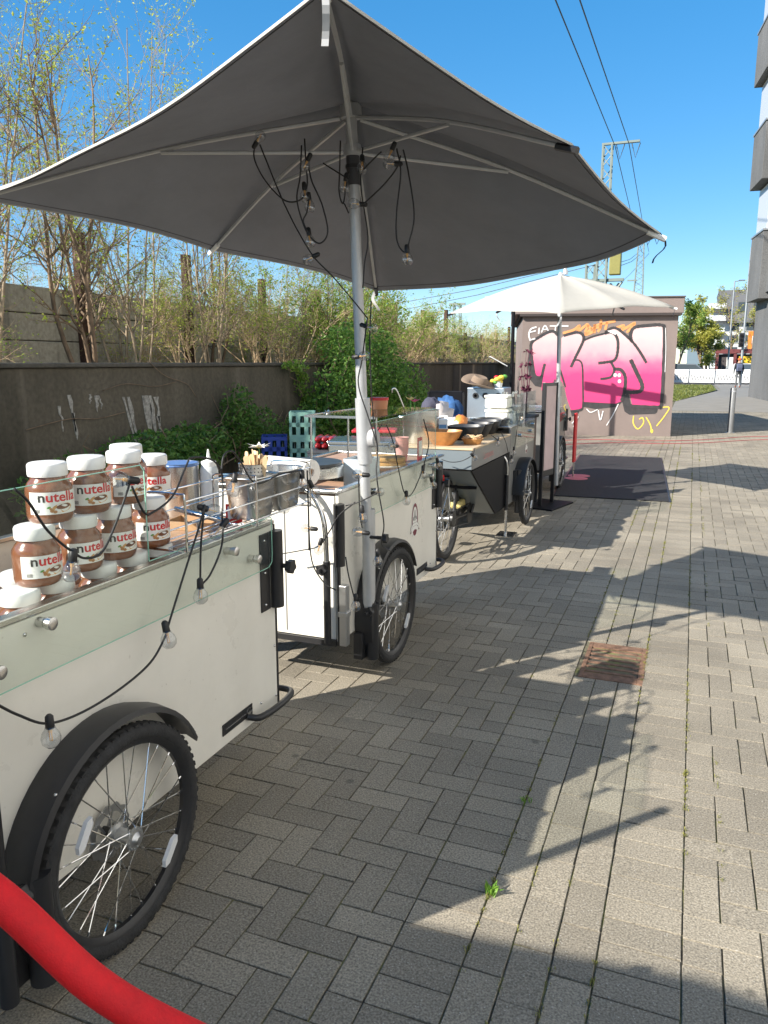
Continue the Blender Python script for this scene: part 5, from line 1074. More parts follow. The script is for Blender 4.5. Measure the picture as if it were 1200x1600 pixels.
# ---------------------------------------------------------------- things on the second cart
rl = thing('paper_roll', 'white paper towel roll lying on the front corner of the second cart', 'paper roll', (-1.76,3.22,1.045), -.25)
MB().lathe([(.018,-.14),(.06,-.14),(.06,.14),(.018,.14),(.018,-.14)], 30, RX).build('paper', PAPER, rl, smooth=True); MB().lathe([(.017,-.128),(.0175,.128)], 20, RX).build('core', mat('cardboard_core', (.4,.24,.13), .8), rl, smooth=True)
cp = thing('crepe_plate', 'round steel crepe maker with dark hot plate on the second cart', 'crepe maker', (-1.84,3.55,.969))
MB().lathe([(.001,.0),(.19,.0),(.195,.004),(.195,.055),(.19,.06),(.001,.06)], 40).build('body', STEEL, cp, smooth=True); MB().lathe([(.001,.061),(.185,.061),(.185,.075),(.001,.077)], 40).build('hot_plate', mat('cast_iron', (.09,.09,.095), .35, .5), cp, smooth=True)
cb = thing('batter_tub', 'square white tub half full of yellow batter behind the parasol pole', 'tub', (-1.6,3.72,.855))
MB().box(-.07,.07,-.08,.08,0,.004).box(-.07,-.066,-.08,.08,.004,.2).box(.066,.07,-.08,.08,.004,.2).box(-.066,.066,-.08,-.076,.004,.2).box(-.066,.066,.076,.08,.004,.2).build('tub', mat('tub_plastic', (.6,.68,.75), .35, trans=.3), cb); MB().box(-.0655,.0655,-.0755,.0755,.005,.125).build('batter', mat('batter_yellow', (.65,.5,.28), .5), cb)
cs = thing('crepe_stack', 'stack of golden crepes on a plate in the second cart', 'food', (-1.6,4.05,.969))
MB().lathe([(.001,0),(.11,0),(.14,.012),(.137,.015),(.1,.006),(.001,.006)], 32).build('plate', WHITEP, cs, smooth=True)
for i in range(6): MB().lathe([(.001,0),(.118+.006*sin(i*2),0),(.118+.006*sin(i*2),.006),(.001,.007)], 28, Matrix.Translation((.004*sin(i*3),.004*cos(i*2),.012+i*.0075))).build('crepe', mat('crepe_golden', (.52,.3,.1), .7, var=.3, scale=14), cs, smooth=True)
pc = thing('paper_cup_stack', 'stack of pink paper cups behind the glass of the second cart', 'cup', (-1.58,4.28,.969))
for i in range(4): MB().lathe([(.001,.002),(.028,0),(.04,.09),(.042,.092),(.037,.09),(.026,.004),(.001,.004)], 20, Matrix.Translation((0,0,i*.018))).build('cup', mat('pink_paper', (.72,.38,.36), .7), pc, smooth=True)
gc = thing('red_lidded_tub', 'clear tub with a red lid on the glass shelf', 'tub', (-1.66,4.12,1.287))
MB().lathe([(.001,0),(.045,0),(.05,.05),(.05,.052)], 22).build('tub', mat('tub_orange', (.6,.25,.12), .4), gc, smooth=True); MB().lathe([(.053,.05),(.053,.066),(.001,.068)], 22).build('lid', mat('lid_red', (.6,.03,.03), .4), gc, smooth=True)
ff = thing('flower_decoration', 'yellow and white blossom decoration at the glass edge of the second cart', 'flower', (-1.5,4.2,1.287))
pt = MB(); pk = MB()
for i in range(7):
    a = 2*pi*i/7
    for q, b_ in ((pt,.0),(pk,.05)):
        cx, cy, cz = (0,.0+b_*1.4,.05-b_*.3); pt2 = [(cx,cy,cz),(cx+.022*cos(a-.4),cy+.022*sin(a-.4),cz+.01),(cx+.042*cos(a),cy+.042*sin(a),cz+.02),(cx+.022*cos(a+.4),cy+.022*sin(a+.4),cz+.01)]; q.add(pt2, [(0,1,2,3)])
pt.build('blossom', mat('petal_yellow', (.8,.7,.3), .6), ff); pk.build('blossom', mat('petal_pink', (.7,.1,.25), .6), ff); MB().tube([(0,0,0),(0,0,.05)], .004, 6).tube([(0,.07,0),(0,.07,.035)], .004, 6).build('stem', JGRN, ff)
wsk = thing('whisk', 'steel wire whisk lying on the front of the glass shelf', 'whisk', (-1.72,3.56,1.296), .4)
MB().tube([(0,0,0),(0,.1,.004)], .007, 8).build('handle', STEEL, wsk, smooth=True)
for k in range(3): MB().tube(crom([(0,0,0),(.018*cos(k*1.05),-.03,.018*sin(k*1.05)),(.012*cos(k*1.05),-.075,.012*sin(k*1.05)),(0,-.085,0),(-.012*cos(k*1.05),-.075,-.0*sin(k*1.05)),(-.018*cos(k*1.05),-.03,.004),(0,0,0)], 4), .0012, 4).build('wire', STEEL, wsk)
crd = thing('price_card', 'red framed price card standing behind the guard of the second cart', 'card', (-1.475,4.3,.985), pi/2)
MB().box(-.04,.04,-.002,.002,0,.13).build('card', JRED, crd); MB().box(-.028,.028,-.004,-.0022,.02,.11).build('card_print', JLAB, crd)
# small side shelf between the second and third cart
sl = MB().box(-.12,.0,-.0,.2,.0,.012).build('shelf_flap', LGREYP, C2, bevel=.003); sl.location = (-.02,.97,.95)
# ---------------------------------------------------------------- things on the tricycle table
def bowl(name, label, loc, lx, ly, h, m_, group=None, taper=.62):
    t = thing(name, label, 'bowl', loc, 0, group); n = 28; vs = []
    def ring(s, z, e=3.2): return [(lx*s*math.copysign(abs(cos(a))**(2/e),cos(a)), ly*s*math.copysign(abs(sin(a))**(2/e),sin(a)), z) for a in [2*pi*i/n for i in range(n)]]
    rings = [ring(taper,0),ring(taper+.04,.006),ring(.85,h*.55),ring(1.0,h),ring(.97,h+.001),ring(.82,h*.55),ring(taper,.012)]
    for r in rings: vs += r
    MB().add(vs, [(k*n+i,k*n+(i+1)%n,(k+1)*n+(i+1)%n,(k+1)*n+i) for k in range(6) for i in range(n)]+[tuple(range(n-1,-1,-1)), tuple(6*n+i for i in range(n))]).build('bowl_shell', m_, t, smooth=True); return t
BB = mat('black_bowl', (.025,.026,.03), .35, var=.1)
for i, lb in enumerate(('nearest of the row of square black bowls on the tricycle table','second square black bowl in the row','third square black bowl in the row','farthest square black bowl in the row')):
    bowl('black_bowl', lb, (-1.73,6.22+i*.31,.917), .15, .15, .115, BB, 'black bowls in a row')
b1 = bowl('wooden_bowl', 'round wooden salad bowl at the near end of the tricycle table', (-1.78,5.75,.917), .14, .14, .11, BAMB, None, .5)
MB().lathe([(.001,.085),(.12,.085)], 24).build('food', mat('salad_mix', (.35,.28,.15), .7, var=.4, scale=60), b1)
b2 = bowl('wooden_tray', 'small square wooden tray heaped with pale snacks beside the black bowls', (-1.585,5.9,.917), .085, .085, .045, mat('light_wood', (.55,.27,.09), .5, var=.15), None, .7)
rf = random.Random(3)
for i in range(26): MB().tube([(rf.uniform(-.06,.06),rf.uniform(-.06,.06),.035+rf.uniform(0,.02)) for _ in range(1)]+[(rf.uniform(-.07,.07),rf.uniform(-.07,.07),.05+rf.uniform(0,.02))], [.009,.006], 6).build('snack', mat('snack_tan', (.68,.46,.26), .7) if i == 0 else bpy.data.materials['snack_tan'], b2, smooth='all')
pot2 = thing('soup_pot', 'big steel soup pot with ladle at the near end of the tricycle', 'pot', (-2.0,5.85,.917))
MB().lathe([(.001,0),(.14,0),(.145,.006),(.145,.26),(.15,.264),(.142,.264),(.14,.01),(.001,.01)], 32).build('pot', STEEL, pot2, smooth=True)
for s in (-1,1): MB().tube(crom([(s*.145,-.04,.2),(s*.18,-.03,.205),(s*.18,.03,.205),(s*.145,.04,.2)], 4), .006, 8).build('handle', STEEL, pot2, smooth=True)
MB().tube(crom([(-.03,-.08,.1),(-.1,-.14,.3),(-.14,-.18,.42),(-.165,-.2,.43),(-.17,-.2,.4)], 4), .006, 6).build('ladle', STEEL, pot2, smooth=True)
mc = thing('milk_carton', 'blue and white drink carton between the pot and the black bowls', 'carton', (-1.9,6.12,.917), .3)
MB().box(-.04,.04,-.045,.045,0,.17).build('box', mat('carton_white', (.75,.78,.8), .4), mc, bevel=.003); MB().box(.0402,.041,-.044,.044,.0,.168).build('side_print', mat('carton_blue', (.05,.3,.5), .4), mc); MB().box(-.03,.03,-.0462,-.0452,.1,.13).build('front_print', mat('carton_blue2', (.1,.25,.5), .4), mc)
MB().prism([(-.045,.17),(.045,.17),(0,.2)], -.04, .04, lambda u,v,k: (k,u,v)).build('gable', PAPER, mc)
bg_ = thing('snack_bag', 'crumpled white and orange bag lying behind the black bowls', 'bag', (-1.93,6.5,.917), .2)
def crumple(sx, sy, sz, seed, n=16, m=9):
    rd = random.Random(seed); mb = MB(); vs = []
    for i in range(m+1):
        for j in range(n):
            th = pi*i/m; ph = 2*pi*j/n; r = 1+rd.gauss(0,.11)*(0 < i < m); vs.append((sx*r*sin(th)*cos(ph), sy*r*sin(th)*sin(ph), max(0, sz*(1-r*cos(th)*.98))))
    return mb.add(vs, [(i*n+j,i*n+(j+1)%n,(i+1)*n+(j+1)%n,(i+1)*n+j) for i in range(m) for j in range(n)])
crumple(.1,.16,.08,3).build('bag', PAPER, bg_, smooth='all'); 
o = crumple(.06,.1,.05,5).build('bag_print', mat('bag_orange', (.75,.25,.05), .4), bg_, smooth='all'); o.location = (.06,.0,.08); o.rotation_euler = (.3,.2,0)
sx_ = thing('foam_box', 'upper white foam food box stacked behind the black bowls', 'foam box', (-1.74,7.42,1.115), 0, 'foam boxes'); FO = mat('foam_white', (.8,.79,.72), .8, bump=.1)
MB().box(-.11,.11,-.12,.12,0,.1).build('box', FO, sx_, bevel=.02); MB().box(-.116,.116,-.126,.126,.1,.125).build('lid', FO, sx_, bevel=.01)
dup(sx_, (-1.74,7.42,.979), .06, 'lower white foam food box under the other one')
gx = thing('steel_box_unit', 'square steel appliance with three round black dials on the tricycle box', 'appliance', (-1.93,7.8,.679))
MB().box(-.19,.19,-.16,.16,.31,.62).build('housing', mat('satin_steel', (.42,.47,.52), .3, .8, var=.1, scale=5), gx, bevel=.01)
for x in (-.1,0,.13):
    k_ = MB().lathe([(.001,0),(.03,0),(.03,.01),(.001,.01)], 20, Matrix.Translation((x,-.16,.54))@Matrix.Rotation(pi/2,4,'X')).build('dial', BLK, gx, smooth=True); MB().lathe([(.001,.011),(.015,.011)], 14, Matrix.Translation((x,-.16,.54))@Matrix.Rotation(pi/2,4,'X')).build('dial_face', WHITEP, k_)
for x in (-.17,.17):
    for y_ in (-.13,.13): MB().tube([(x,y_,.3),(x,y_,.312)], .015, 8).build('leg', STEEL, gx)
hat = thing('sun_hat', 'brown and beige brimmed hat lying on top of the steel appliance', 'hat', (-2.28,7.5,1.3), .5)
HB = mat('hat_beige', (.22,.16,.115), .9, var=.1, scale=60); HD = mat('hat_brown', (.07,.05,.045), .9)
n = 28; vs = []
for r, z in ((.085,.03),(.13,.02),(.2,.03)): vs += [(r*1.15*cos(2*pi*i/n), r*sin(2*pi*i/n), z+.06*abs(sin(2*pi*i/n))**2*(r/.2)**2) for i in range(n)]
bo = MB().add(vs, [(k*n+i,k*n+(i+1)%n,(k+1)*n+(i+1)%n,(k+1)*n+i) for k in range(2) for i in range(n)]).build('brim', HB, hat, smooth='all'); bo.modifiers.new('s','SOLIDIFY').thickness = .006
MB().lathe([(.1,.028),(.098,.06)], 28, None, 1.15, 1).build('hat_band', HD, hat, smooth=True); MB().lathe([(.096,.06),(.09,.11),(.07,.135),(.03,.125),(.001,.12)], 28, None, 1.15, 1).build('crown', HB, hat, smooth=True)
hat.scale = (.8,.8,.8); hat.rotation_euler = (.35,.2,.6); hat.location = (-2.0,7.6,1.31)
fb = thing('flower_bunch', 'bunch of yellow and red paper flowers right of the hat', 'flowers', (-1.83,7.75,1.3))
for i in range(14):
    a = rf.uniform(0,6.28); p = (.07*cos(a)*rf.random(), .07*sin(a)*rf.random(), .05+rf.random()*.06); MB().ball(p, .03, 8, 5, (1,1,.7)).build('flower_head', (GYEL, GYEL, JRED, JGRN)[i % 4], fb, smooth='all')
MB().lathe([(.001,0),(.04,0),(.05,.06),(.001,.06)], 14).build('pot', PAPER, fb)
pk_ = thing('backpack', 'blue backpack hung on the folding chair behind the table', 'backpack', (-2.55,8.45,.62))
crumple(.17,.13,.28,9).build('bag', mat('backpack_blue_cloth', (.03,.1,.25), .8, var=.4, scale=10), pk_, smooth='all'); o = crumple(.11,.06,.12,10).build('pocket', mat('backpack_navy', (.02,.035,.09), .8), pk_, smooth='all'); o.location = (.05,-.1,.1)
ch = thing('folding_chair', 'dark folding chair standing against the black wall', 'chair', (-2.68,8.6,0), .1)
MB().box(-.22,.22,-.2,.2,.43,.46).build('seat', DARKP, ch, bevel=.01); bo = MB().box(-.2,.2,.19,.21,.75,1.22).build('backrest', DARKP, ch, bevel=.04)
for s in (-1,1):
    MB().tube([(s*.22,.25,0),(s*.22,.2,.6),(s*.21,.2,1.2)], .013, 8).build('leg', BLKMET, ch); MB().tube([(s*.22,-.2,0),(s*.22,-.18,.44)], .013, 8).build('leg', BLKMET, ch); MB().box(s*.22-.025,s*.22+.025,-.2,.2,.66,.69).build('armrest', ALU, ch)
wbg = thing('cloth_bundle', 'pale bundled cloth and jacket heaped left of the steel appliance', 'cloth', (-2.3,7.2,.8), .3)
crumple(.16,.3,.19,15).build('cloth', mat('pale_cloth', (.55,.5,.48), .9, var=.15, scale=9), wbg, smooth='all'); o = crumple(.1,.14,.1,16).build('cloth_fold', mat('dark_cloth', (.06,.06,.09), .9), wbg, smooth='all'); o.location = (-.05,-.1,.22)
tt = thing('side_table', 'low table carrying the bundled cloth behind the tricycle', 'table', (-2.45,7.2,0))
MB().box(-.28,.28,-.4,.4,.77,.8).build('table_top', DARKP, tt)
for x in (-.27,.27):
    for y_ in (-.37,.37): MB().tube([(x,y_,0),(x,y_,.77)], .014, 8).build('leg', BLKMET, tt)
tray = thing('white_tray', 'tilted white plastic tray lying on top of the dark wall', 'tray', (-5.6,23.6,1.56), .2)
o = MB().box(-.3,.3,-.4,.4,0,.03).build('tray', WHITEP, tray, bevel=.01); MB().box(-.25,.25,-.35,.35,.031,.034).build('tray_inset', mat('inset_grey', (.3,.31,.32), .5), tray); tray.rotation_euler = (0,.5,.3)
# bottles behind the guard of the tricycle
bt_first = None
for i, (x, y_, h) in enumerate(((-1.58,7.3,.26),(-1.6,7.42,.28),(-1.57,7.52,.25),(-1.62,7.64,.28),(-1.58,7.74,.26),(-1.68,7.36,.28),(-1.7,7.58,.27))):
    t = thing('glass_bottle', 'clear glass bottle in the group behind the tricycle guard', 'bottle', (x,y_,.979), 0, 'glass bottles on the tricycle'); s = h/.28
    MB().lathe([(.001,.002),(.03,0),(.033,.01),(.033,.16*s),(.025,.19*s),(.012,.22*s),(.012,h)], 18).build('glass', CLEAR, t, smooth=True); MB().lathe([(.001,h+.012),(.0145,h+.012),(.0145,h-.01)], 12).build('cap', STEEL, t, smooth=True)
    MB().lathe([(.001,.004),(.03,.004),(.03,.1*s),(.001,.1*s)], 16).build('drink', mat('drink_clear', (.6,.65,.68), .1, trans=.8) if i == 0 else bpy.data.materials['drink_clear'], t, smooth=True)
bl_ = thing('blue_bag', 'blue and white plastic bag behind the glass bottles', 'bag', (-2.0,8.15,.98)); crumple(.12,.12,.16,22).build('bag', mat('bag_pale_blue', (.5,.6,.72), .4), bl_, smooth='all'); o = crumple(.05,.11,.15,23).build('bag_side', mat('bag_blue', (.02,.1,.5), .4), bl_, smooth='all'); o.location = (-.1,-.03,.01)
bx_ = thing('bar_cabinet', 'dark cabinet standing between the tricycle and the notice board', 'cabinet', (-1.95,8.3,0)); MB().box(-.3,.35,-.14,.4,.1,.95).build('body', mat('cabinet_brown', (.1,.06,.05), .45), bx_, bevel=.01); MB().box(-.32,.37,-.16,.42,.95,.98).build('cabinet_top', DARKP, bx_)
for x in (-.25,.3): MB().tube([(x,.1,0),(x,.1,.1)], .02, 8).build('leg', BLKMET, bx_)
# notice board
nbd = thing('notice_board', 'tall black framed notice board with pale poster on a flat foot', 'notice board', (-1.415,8.42,0), radians(-14))
MB().box(-.012,.012,-.15,.15,.33,1.335).build('board', BLKMET, nbd, bevel=.004); MB().box(.0125,.0145,-.125,.125,.4,1.3).build('poster', mat('poster_pale', (.55,.42,.42), .6, var=.12, scale=4), nbd)
MB().box(-.02,.02,-.17,-.148,.02,1.34).box(-.02,.02,.148,.17,.02,1.34).build('frame', BLKMET, nbd, bevel=.004); MB().box(-.2,.2,-.3,.3,0,.018).build('foot_plate', DARKP, nbd, bevel=.004)
# red post with flat feet behind the farthest cart
rp2 = thing('red_banner_stand', 'red banner stand with round flat feet beside the farthest cart', 'banner stand', (-1.43,10.62,0))
MB().box(-.015,.015,-.09,.09,.22,.88).build('banner', mat('banner_red', (.6,.015,.02), .5), rp2, bevel=.01); MB().tube([(0,0,.02),(0,0,.25)], .012, 8).build('pole', STEEL, rp2)
for y_ in (-.12,.14): MB().lathe([(.001,0),(.15,0),(.15,.015),(.02,.03),(.001,.03)], 24, Matrix.Translation((.06,y_,0))).build('foot', mat('foot_pink', (.55,.12,.13), .5) if y_ < 0 else bpy.data.materials['foot_pink'], rp2, smooth=True)
pl_ = thing('wire_decoration', 'looped pink wire decoration on top of the farthest cart', 'decoration', (-1.62,9.9,.985))
for k in range(3): MB().tube(crom([(0,k*.05,0),(.0,k*.05-.08,.18),(.0,k*.05-.03,.33),(0,k*.05+.06,.33),(0,k*.05+.1,.18),(0,k*.05+.02,0)], 5), .005, 6).build('loop', mat('wire_pink', (.6,.25,.32), .4) if k == 0 else bpy.data.materials['wire_pink'], pl_)
fg = thing('plant_sprig', 'dark dried flower sprig standing behind the notice board', 'plant', (-1.75,8.75,.97))
sp = MB(); rq = random.Random(6)
for i in range(9):
    a = rq.uniform(-.2,.2); p = [(0,0,0)]
    for j in range(5): p.append((p[-1][0]+a*.06+rq.gauss(0,.012), p[-1][1]+rq.gauss(0,.015), p[-1][2]+.14))
    sp.tube(p[:3+i % 3+1], .003, 4)
    for q in p[2:3+i % 3+1]:
        for _ in range(4): leaf(sp, q, .05, rq)
sp.build('sprig', mat('dried_maroon', (.12,.02,.05), .8), fg); MB().lathe([(.001,0),(.04,0),(.05,.12),(.045,.12),(.001,.01)], 14).build('vase', DARKP, fg)

# ---------------------------------------------------------------- crates behind the carts
def crate(name, label, loc, rz, m_, sx=.15, sy=.19, h=.315, group='bottle crates'):
    t = thing(name, label, 'crate', loc, rz, group); w_ = .008
    MB().box(-sx,sx,-sy,sy,0,.012).build('floor', m_, t)
    for ax, L_, d in ((0,sx,sy),(1,sy,sx)):
        for s in (-1,1):
            mb = MB()
            def bx(u0,u1,z0,z1): mb.box(*((u0,u1,s*d-w_,s*d+w_) if ax == 0 else (s*d-w_,s*d+w_,u0,u1)), z0, z1)
            bx(-L_,L_,.0,.04); bx(-L_,L_,h*.5-.02,h*.5+.03); bx(-L_,L_,h-.045,h)
            for u in (-L_,-L_/3-.0,L_/3,L_): bx(max(-L_,u-.025), min(L_,u+.025), .04, h-.045)
            mb.build('side', m_, t)
    bm = MB()
    for i in range(3):
        for j in range(4): bm.lathe([(.03,.014),(.032,.2),(.014,.25),(.014,.3),(.001,.3)], 10, Matrix.Translation((-sx+.05+i*(2*sx-.1)/2, -sy+.05+j*(2*sy-.1)/3, 0)))
    o = bm.build('bottles', mat('bottle_dark_green', (.01,.03,.02), .1) if 'bottle_dark_green' not in bpy.data.materials else bpy.data.materials['bottle_dark_green'], t, smooth='all'); kind(o, 'stuff'); return t
GCR = mat('mint_crate', (.25,.46,.38), .45)
for k, lb in enumerate(('bottom mint green bottle crate of the stack by the wall','middle mint green bottle crate of the stack by the wall','top mint green bottle crate of the stack by the wall')): crate('bottle_crate', lb, (-4.5,8.6,.316*k+.002), .45, GCR)
crate('bottle_crate', 'blue bottle crate standing left of the green stack', (-4.85,8.5,.33), .5, mat('blue_crate', (.02,.06,.35), .45)); crate('bottle_crate', 'lower dark blue crate under the blue one', (-4.85,8.5,.01), .5, mat('navy_crate', (.02,.03,.1), .45))
gk = thing('transport_crate', 'grey folding crate carrying the bottle packs', 'crate', (-3.45,7.4,0), .3)
GK = mat('grey_crate', (.07,.075,.085), .5)
MB().box(-.3,.3,-.2,.2,.0,.02).build('floor', GK, gk)
for s in (-1,1):
    mb = MB().box(-.3,.3,s*.19-.01,s*.19+.01,.02,.62)
    for i in range(8): mb.box(-.29+i*.08,-.26+i*.08,s*.19-.018,s*.19+.018,.05,.6)
    mb.build('side', GK, gk); MB().box(s*.29-.01,s*.29+.01,-.18,.18,.02,.62).build('end', GK, gk)
MB().box(-.305,.305,-.205,.205,.62,.64).build('crate_lid', GK, gk); MB().box(.12,.2,-.223,-.212,.48,.56).build('orange_sticker', mat('sticker_orange', (.7,.2,.08), .5), gk)
PET = mat('pet_clear', (.6,.64,.66), .12, trans=.6); PETR = mat('pet_red', (.5,.05,.06), .2, trans=.3)
for lb, x, m_, n_ in (('shrink pack of red drink bottles lying on the grey crate', -3.6, PETR, 3), ('shrink pack of clear plastic bottles lying on the grey crate', -3.3, PET, 3)):
    t = thing('bottle_pack', lb, 'bottles', (x,7.4,.642), .25, 'bottle packs')
    for i in range(n_):
        for j in range(2):
            MB().lathe([(.001,-.13),(.03,-.13),(.036,-.12),(.034,-.05),(.036,.0),(.034,.05),(.028,.09),(.013,.12),(.013,.135),(.001,.135)], 14, Matrix.Translation(((i-1)*.074,0,.037+j*.07))@Matrix.Rotation(pi/2,4,'X')).build('bottle', m_, t, smooth='all')
rsh = thing('red_tray', 'flat red plastic tray behind the steel box', 'tray', (-2.95,7.2,.86), .3); MB().box(-.22,.22,-.15,.15,0,.03).build('tray', mat('tray_red', (.55,.03,.04), .45), rsh, bevel=.008); MB().box(-.2,.2,-.13,.13,.0305,.034).build('tray_inset', mat('tray_red_dark', (.4,.02,.03), .5), rsh)
stb = thing('steel_cool_box', 'brushed steel box standing behind the second cart', 'box', (-2.75,6.6,0), .25); MB().box(-.35,.35,-.25,.25,.06,.82).build('body', STEEL, stb, bevel=.01); MB().box(-.36,.36,-.26,.26,.82,.85).build('lid', STEEL, stb, bevel=.006)
for x in (-.3,.3):
    for y_ in (-.2,.2): MB().tube([(x,y_,0),(x,y_,.06)], .02, 8).build('foot', BLK, stb)

# ---------------------------------------------------------------- strings of bulbs
BG = MB().lathe([(.011,.0),(.013,-.006),(.0195,-.016),(.0225,-.028),(.0205,-.04),(.013,-.049),(.001,-.051)], 20).mesh('bulb', glass('bulb_glass', (.88,.89,.9), 2.4), 'all')
SKM = MB().lathe([(.001,.03),(.005,.03),(.0095,.025),(.0105,0),(.0095,-.004),(.001,-.004)], 14).mesh('socket', CABLE, True)
FLM = MB().tube([(0,0,-.004),(0,0,-.014)], .0045, 8).tube([(-.003,0,-.014),(-.004,0,-.034),(.004,0,-.034),(.003,0,-.014)], .0016, 5).mesh('filament', FILA)
def string(label, cables, bulbs, r=.0032):
    p0 = Vector(cables[0][0]); t = thing('light_string', label, 'string lights', p0, 0, 'strings of bulbs')
    for c_ in cables: MB().tube(crom([Vector(p)-p0 for p in c_], 7), r, 6).build('cable', CABLE, t, smooth='all')
    for p, d in bulbs:
        q = (-Vector(d)).normalized().to_track_quat('Z','Y'); b = bpy.data.objects.new('bulb', BG); COL.objects.link(b); b.parent = t; b.location = Vector(p)-p0; b.rotation_mode = 'QUATERNION'; b.rotation_quaternion = q
        for nm, m_ in (('socket',SKM),('filament',FLM)): o = bpy.data.objects.new(nm, m_); COL.objects.link(o); o.parent = b
DN = (0,0,-1)
string('string of clear bulbs looped below the hub of the big parasol', [
  [(-1.752,3,2.466),(-1.773,3,2.393),(-1.721,3,2.294),(-1.632,3,2.211),(-1.558,3,2.209),(-1.527,3,2.261),(-1.531,3,2.347),(-1.535,3,2.44)],
  [(-1.755,3.02,2.444),(-1.687,3.02,2.29),(-1.644,3.02,2.198),(-1.586,3.02,2.093),(-1.513,3.02,1.984),(-1.44,3.05,1.904),(-1.368,3.1,1.807),(-1.312,3.12,1.735)],
  [(-1.539,2.98,2.411),(-1.548,2.98,2.295),(-1.565,2.98,2.21),(-1.543,2.98,2.122),(-1.512,2.98,2.062),(-1.463,2.98,2.029),(-1.427,2.98,2.072),(-1.451,2.98,2.178),(-1.493,2.98,2.266),(-1.509,2.98,2.324)],
  [(-1.495,2.96,2.226),(-1.509,2.96,2.153),(-1.527,2.96,2.118),(-1.51,2.96,2.074)],
  [(-1.467,3.03,2.348),(-1.41,3.03,2.312),(-1.353,3.03,2.278)], [(-1.421,3.1,2.446),(-1.425,3.1,2.348),(-1.429,3.1,2.248),(-1.412,3.1,2.201),(-1.397,3.1,2.265),(-1.384,3.1,2.324)], [(-1.406,3.1,2.201),(-1.386,3.1,2.161)],
  [(-1.297,3.05,2.314),(-1.263,3.05,2.342),(-1.219,3.05,2.374)], [(-1.303,3.05,2.18),(-1.264,3.05,2.206),(-1.2,3.05,2.257),(-1.153,3.05,2.308),(-1.137,3.05,2.352)],
  [(-1.135,3,2.366),(-1.118,3,2.276),(-1.134,3,2.135),(-1.133,3,2.027),(-1.101,3,1.979),(-1.079,3,2.024),(-1.061,3,2.118),(-1.086,3,2.273),(-1.108,3,2.359)],
  [(-1.321,3.1,2.412),(-1.33,3.1,2.265),(-1.308,3.12,2.066),(-1.323,3.12,1.964),(-1.337,3.13,1.861)]],
  [((-1.758,3,2.449),(.5,0,.6)),((-1.512,2.98,2.353),(-.5,0,-.8)),((-1.529,2.98,2.242),(.1,0,-1)),((-1.509,2.98,2.201),(.1,0,-1)),((-1.512,2.98,2.065),(.15,0,-1)),((-1.513,3.02,1.984),(-.9,0,-.35)),((-1.399,3.1,2.291),(-.2,0,-1)),((-1.333,3.1,2.193),(-1,-.3,.1)),((-1.173,3.05,2.379),(-.4,0,-.8)),((-1.159,3.05,2.323),(-1,0,.1)),((-1.09,3,1.978),(.05,0,-1)),((-1.324,3.1,2.358),(.1,-.2,-.8))])
string('string of bulbs winding down the pole of the big parasol', [
  [(-1.304,3.1,1.734),(-1.337,3.12,1.566),(-1.356,3.12,1.457),(-1.311,3.12,1.319),(-1.272,3.12,1.209),(-1.266,3.12,1.167)], [(-1.286,3.1,1.804),(-1.301,3.12,1.62),(-1.302,3.15,1.345),(-1.278,3.15,1.177),(-1.272,3.12,1.081),(-1.252,3.1,0.985),(-1.236,3.12,0.839),(-1.28,3.2,0.729),(-1.237,3.22,0.692)],
  [(-1.306,3,1.081),(-1.301,3,0.914),(-1.29,3,0.844)], [(-1.218,3,1.003),(-1.307,3,0.956),(-1.368,3,0.937)]],
  [((-1.318,3.12,1.701),(1,0,-.3)),((-1.355,3.12,1.574),(1,0,.1)),((-1.304,3.05,1.069),(-1,0,.0)),((-1.289,3,0.915),(.1,0,-1)),((-1.238,3.05,0.714),DN),((-1.284,3,0.824),(-1,0,.05))])
string('string of bulbs hanging from the wire rack down the side of the nearest cart', [
  [(-1.33,1.216,1.285),(-1.33,1.251,1.25),(-1.33,1.298,1.176),(-1.33,1.366,1.112),(-1.33,1.409,1.086),(-1.33,1.464,1.09),(-1.33,1.516,1.147),(-1.33,1.566,1.221),(-1.34,1.601,1.257)],
  [(-1.33,1.904,1.133),(-1.33,1.874,1.077),(-1.33,1.795,0.96),(-1.33,1.71,0.831),(-1.33,1.686,0.792),(-1.33,1.617,0.741),(-1.33,1.498,0.716),(-1.32,1.349,0.717),(-1.32,1.24,0.737),(-1.32,1.164,0.791),(-1.32,1.103,0.847)],
  [(-1.33,1.904,1.133),(-1.33,1.876,1.018),(-1.33,1.863,0.902)], [(-1.33,1.994,1.094),(-1.33,1.986,0.993),(-1.33,1.921,0.917),(-1.33,1.866,0.892)],
  [(-1.36,1.623,1.228),(-1.36,1.665,1.151),(-1.36,1.705,1.144),(-1.36,1.794,1.175),(-1.38,1.888,1.245),(-1.38,1.921,1.269),(-1.38,2.021,1.252),(-1.38,2.071,1.211),(-1.38,2.078,1.159),(-1.36,2.042,1.083)],
  [(-1.38,2.074,1.211),(-1.38,2.092,1.256),(-1.38,2.138,1.266),(-1.38,2.186,1.229),(-1.36,2.249,1.145),(-1.35,2.41,1.157),(-1.34,2.549,1.152)], [(-1.34,2.59,1.146),(-1.34,2.594,0.984),(-1.33,2.574,0.838)]],
  [((-1.335,1.582,1.252),(-.3,-.5,.1)),((-1.33,1.364,1.091),(-.15,-.1,-1)),((-1.33,1.862,0.887),DN),((-1.335,1.917,1.117),(.3,.6,-.25)),((-1.335,2.076,1.178),(-.1,-.2,-1)),((-1.33,1.693,0.807),(.2,0,-1)),((-1.32,1.245,0.727),DN),((-1.33,1.99,1.05),(-.3,-.4,-.5)),((-1.34,2.547,1.125),DN),((-1.34,2.625,1.079),(.1,.3,-.6)),((-1.42,2.365,1.032),(.1,.5,-.1)),((-1.42,2.509,1.009),(.1,.5,-.1))])
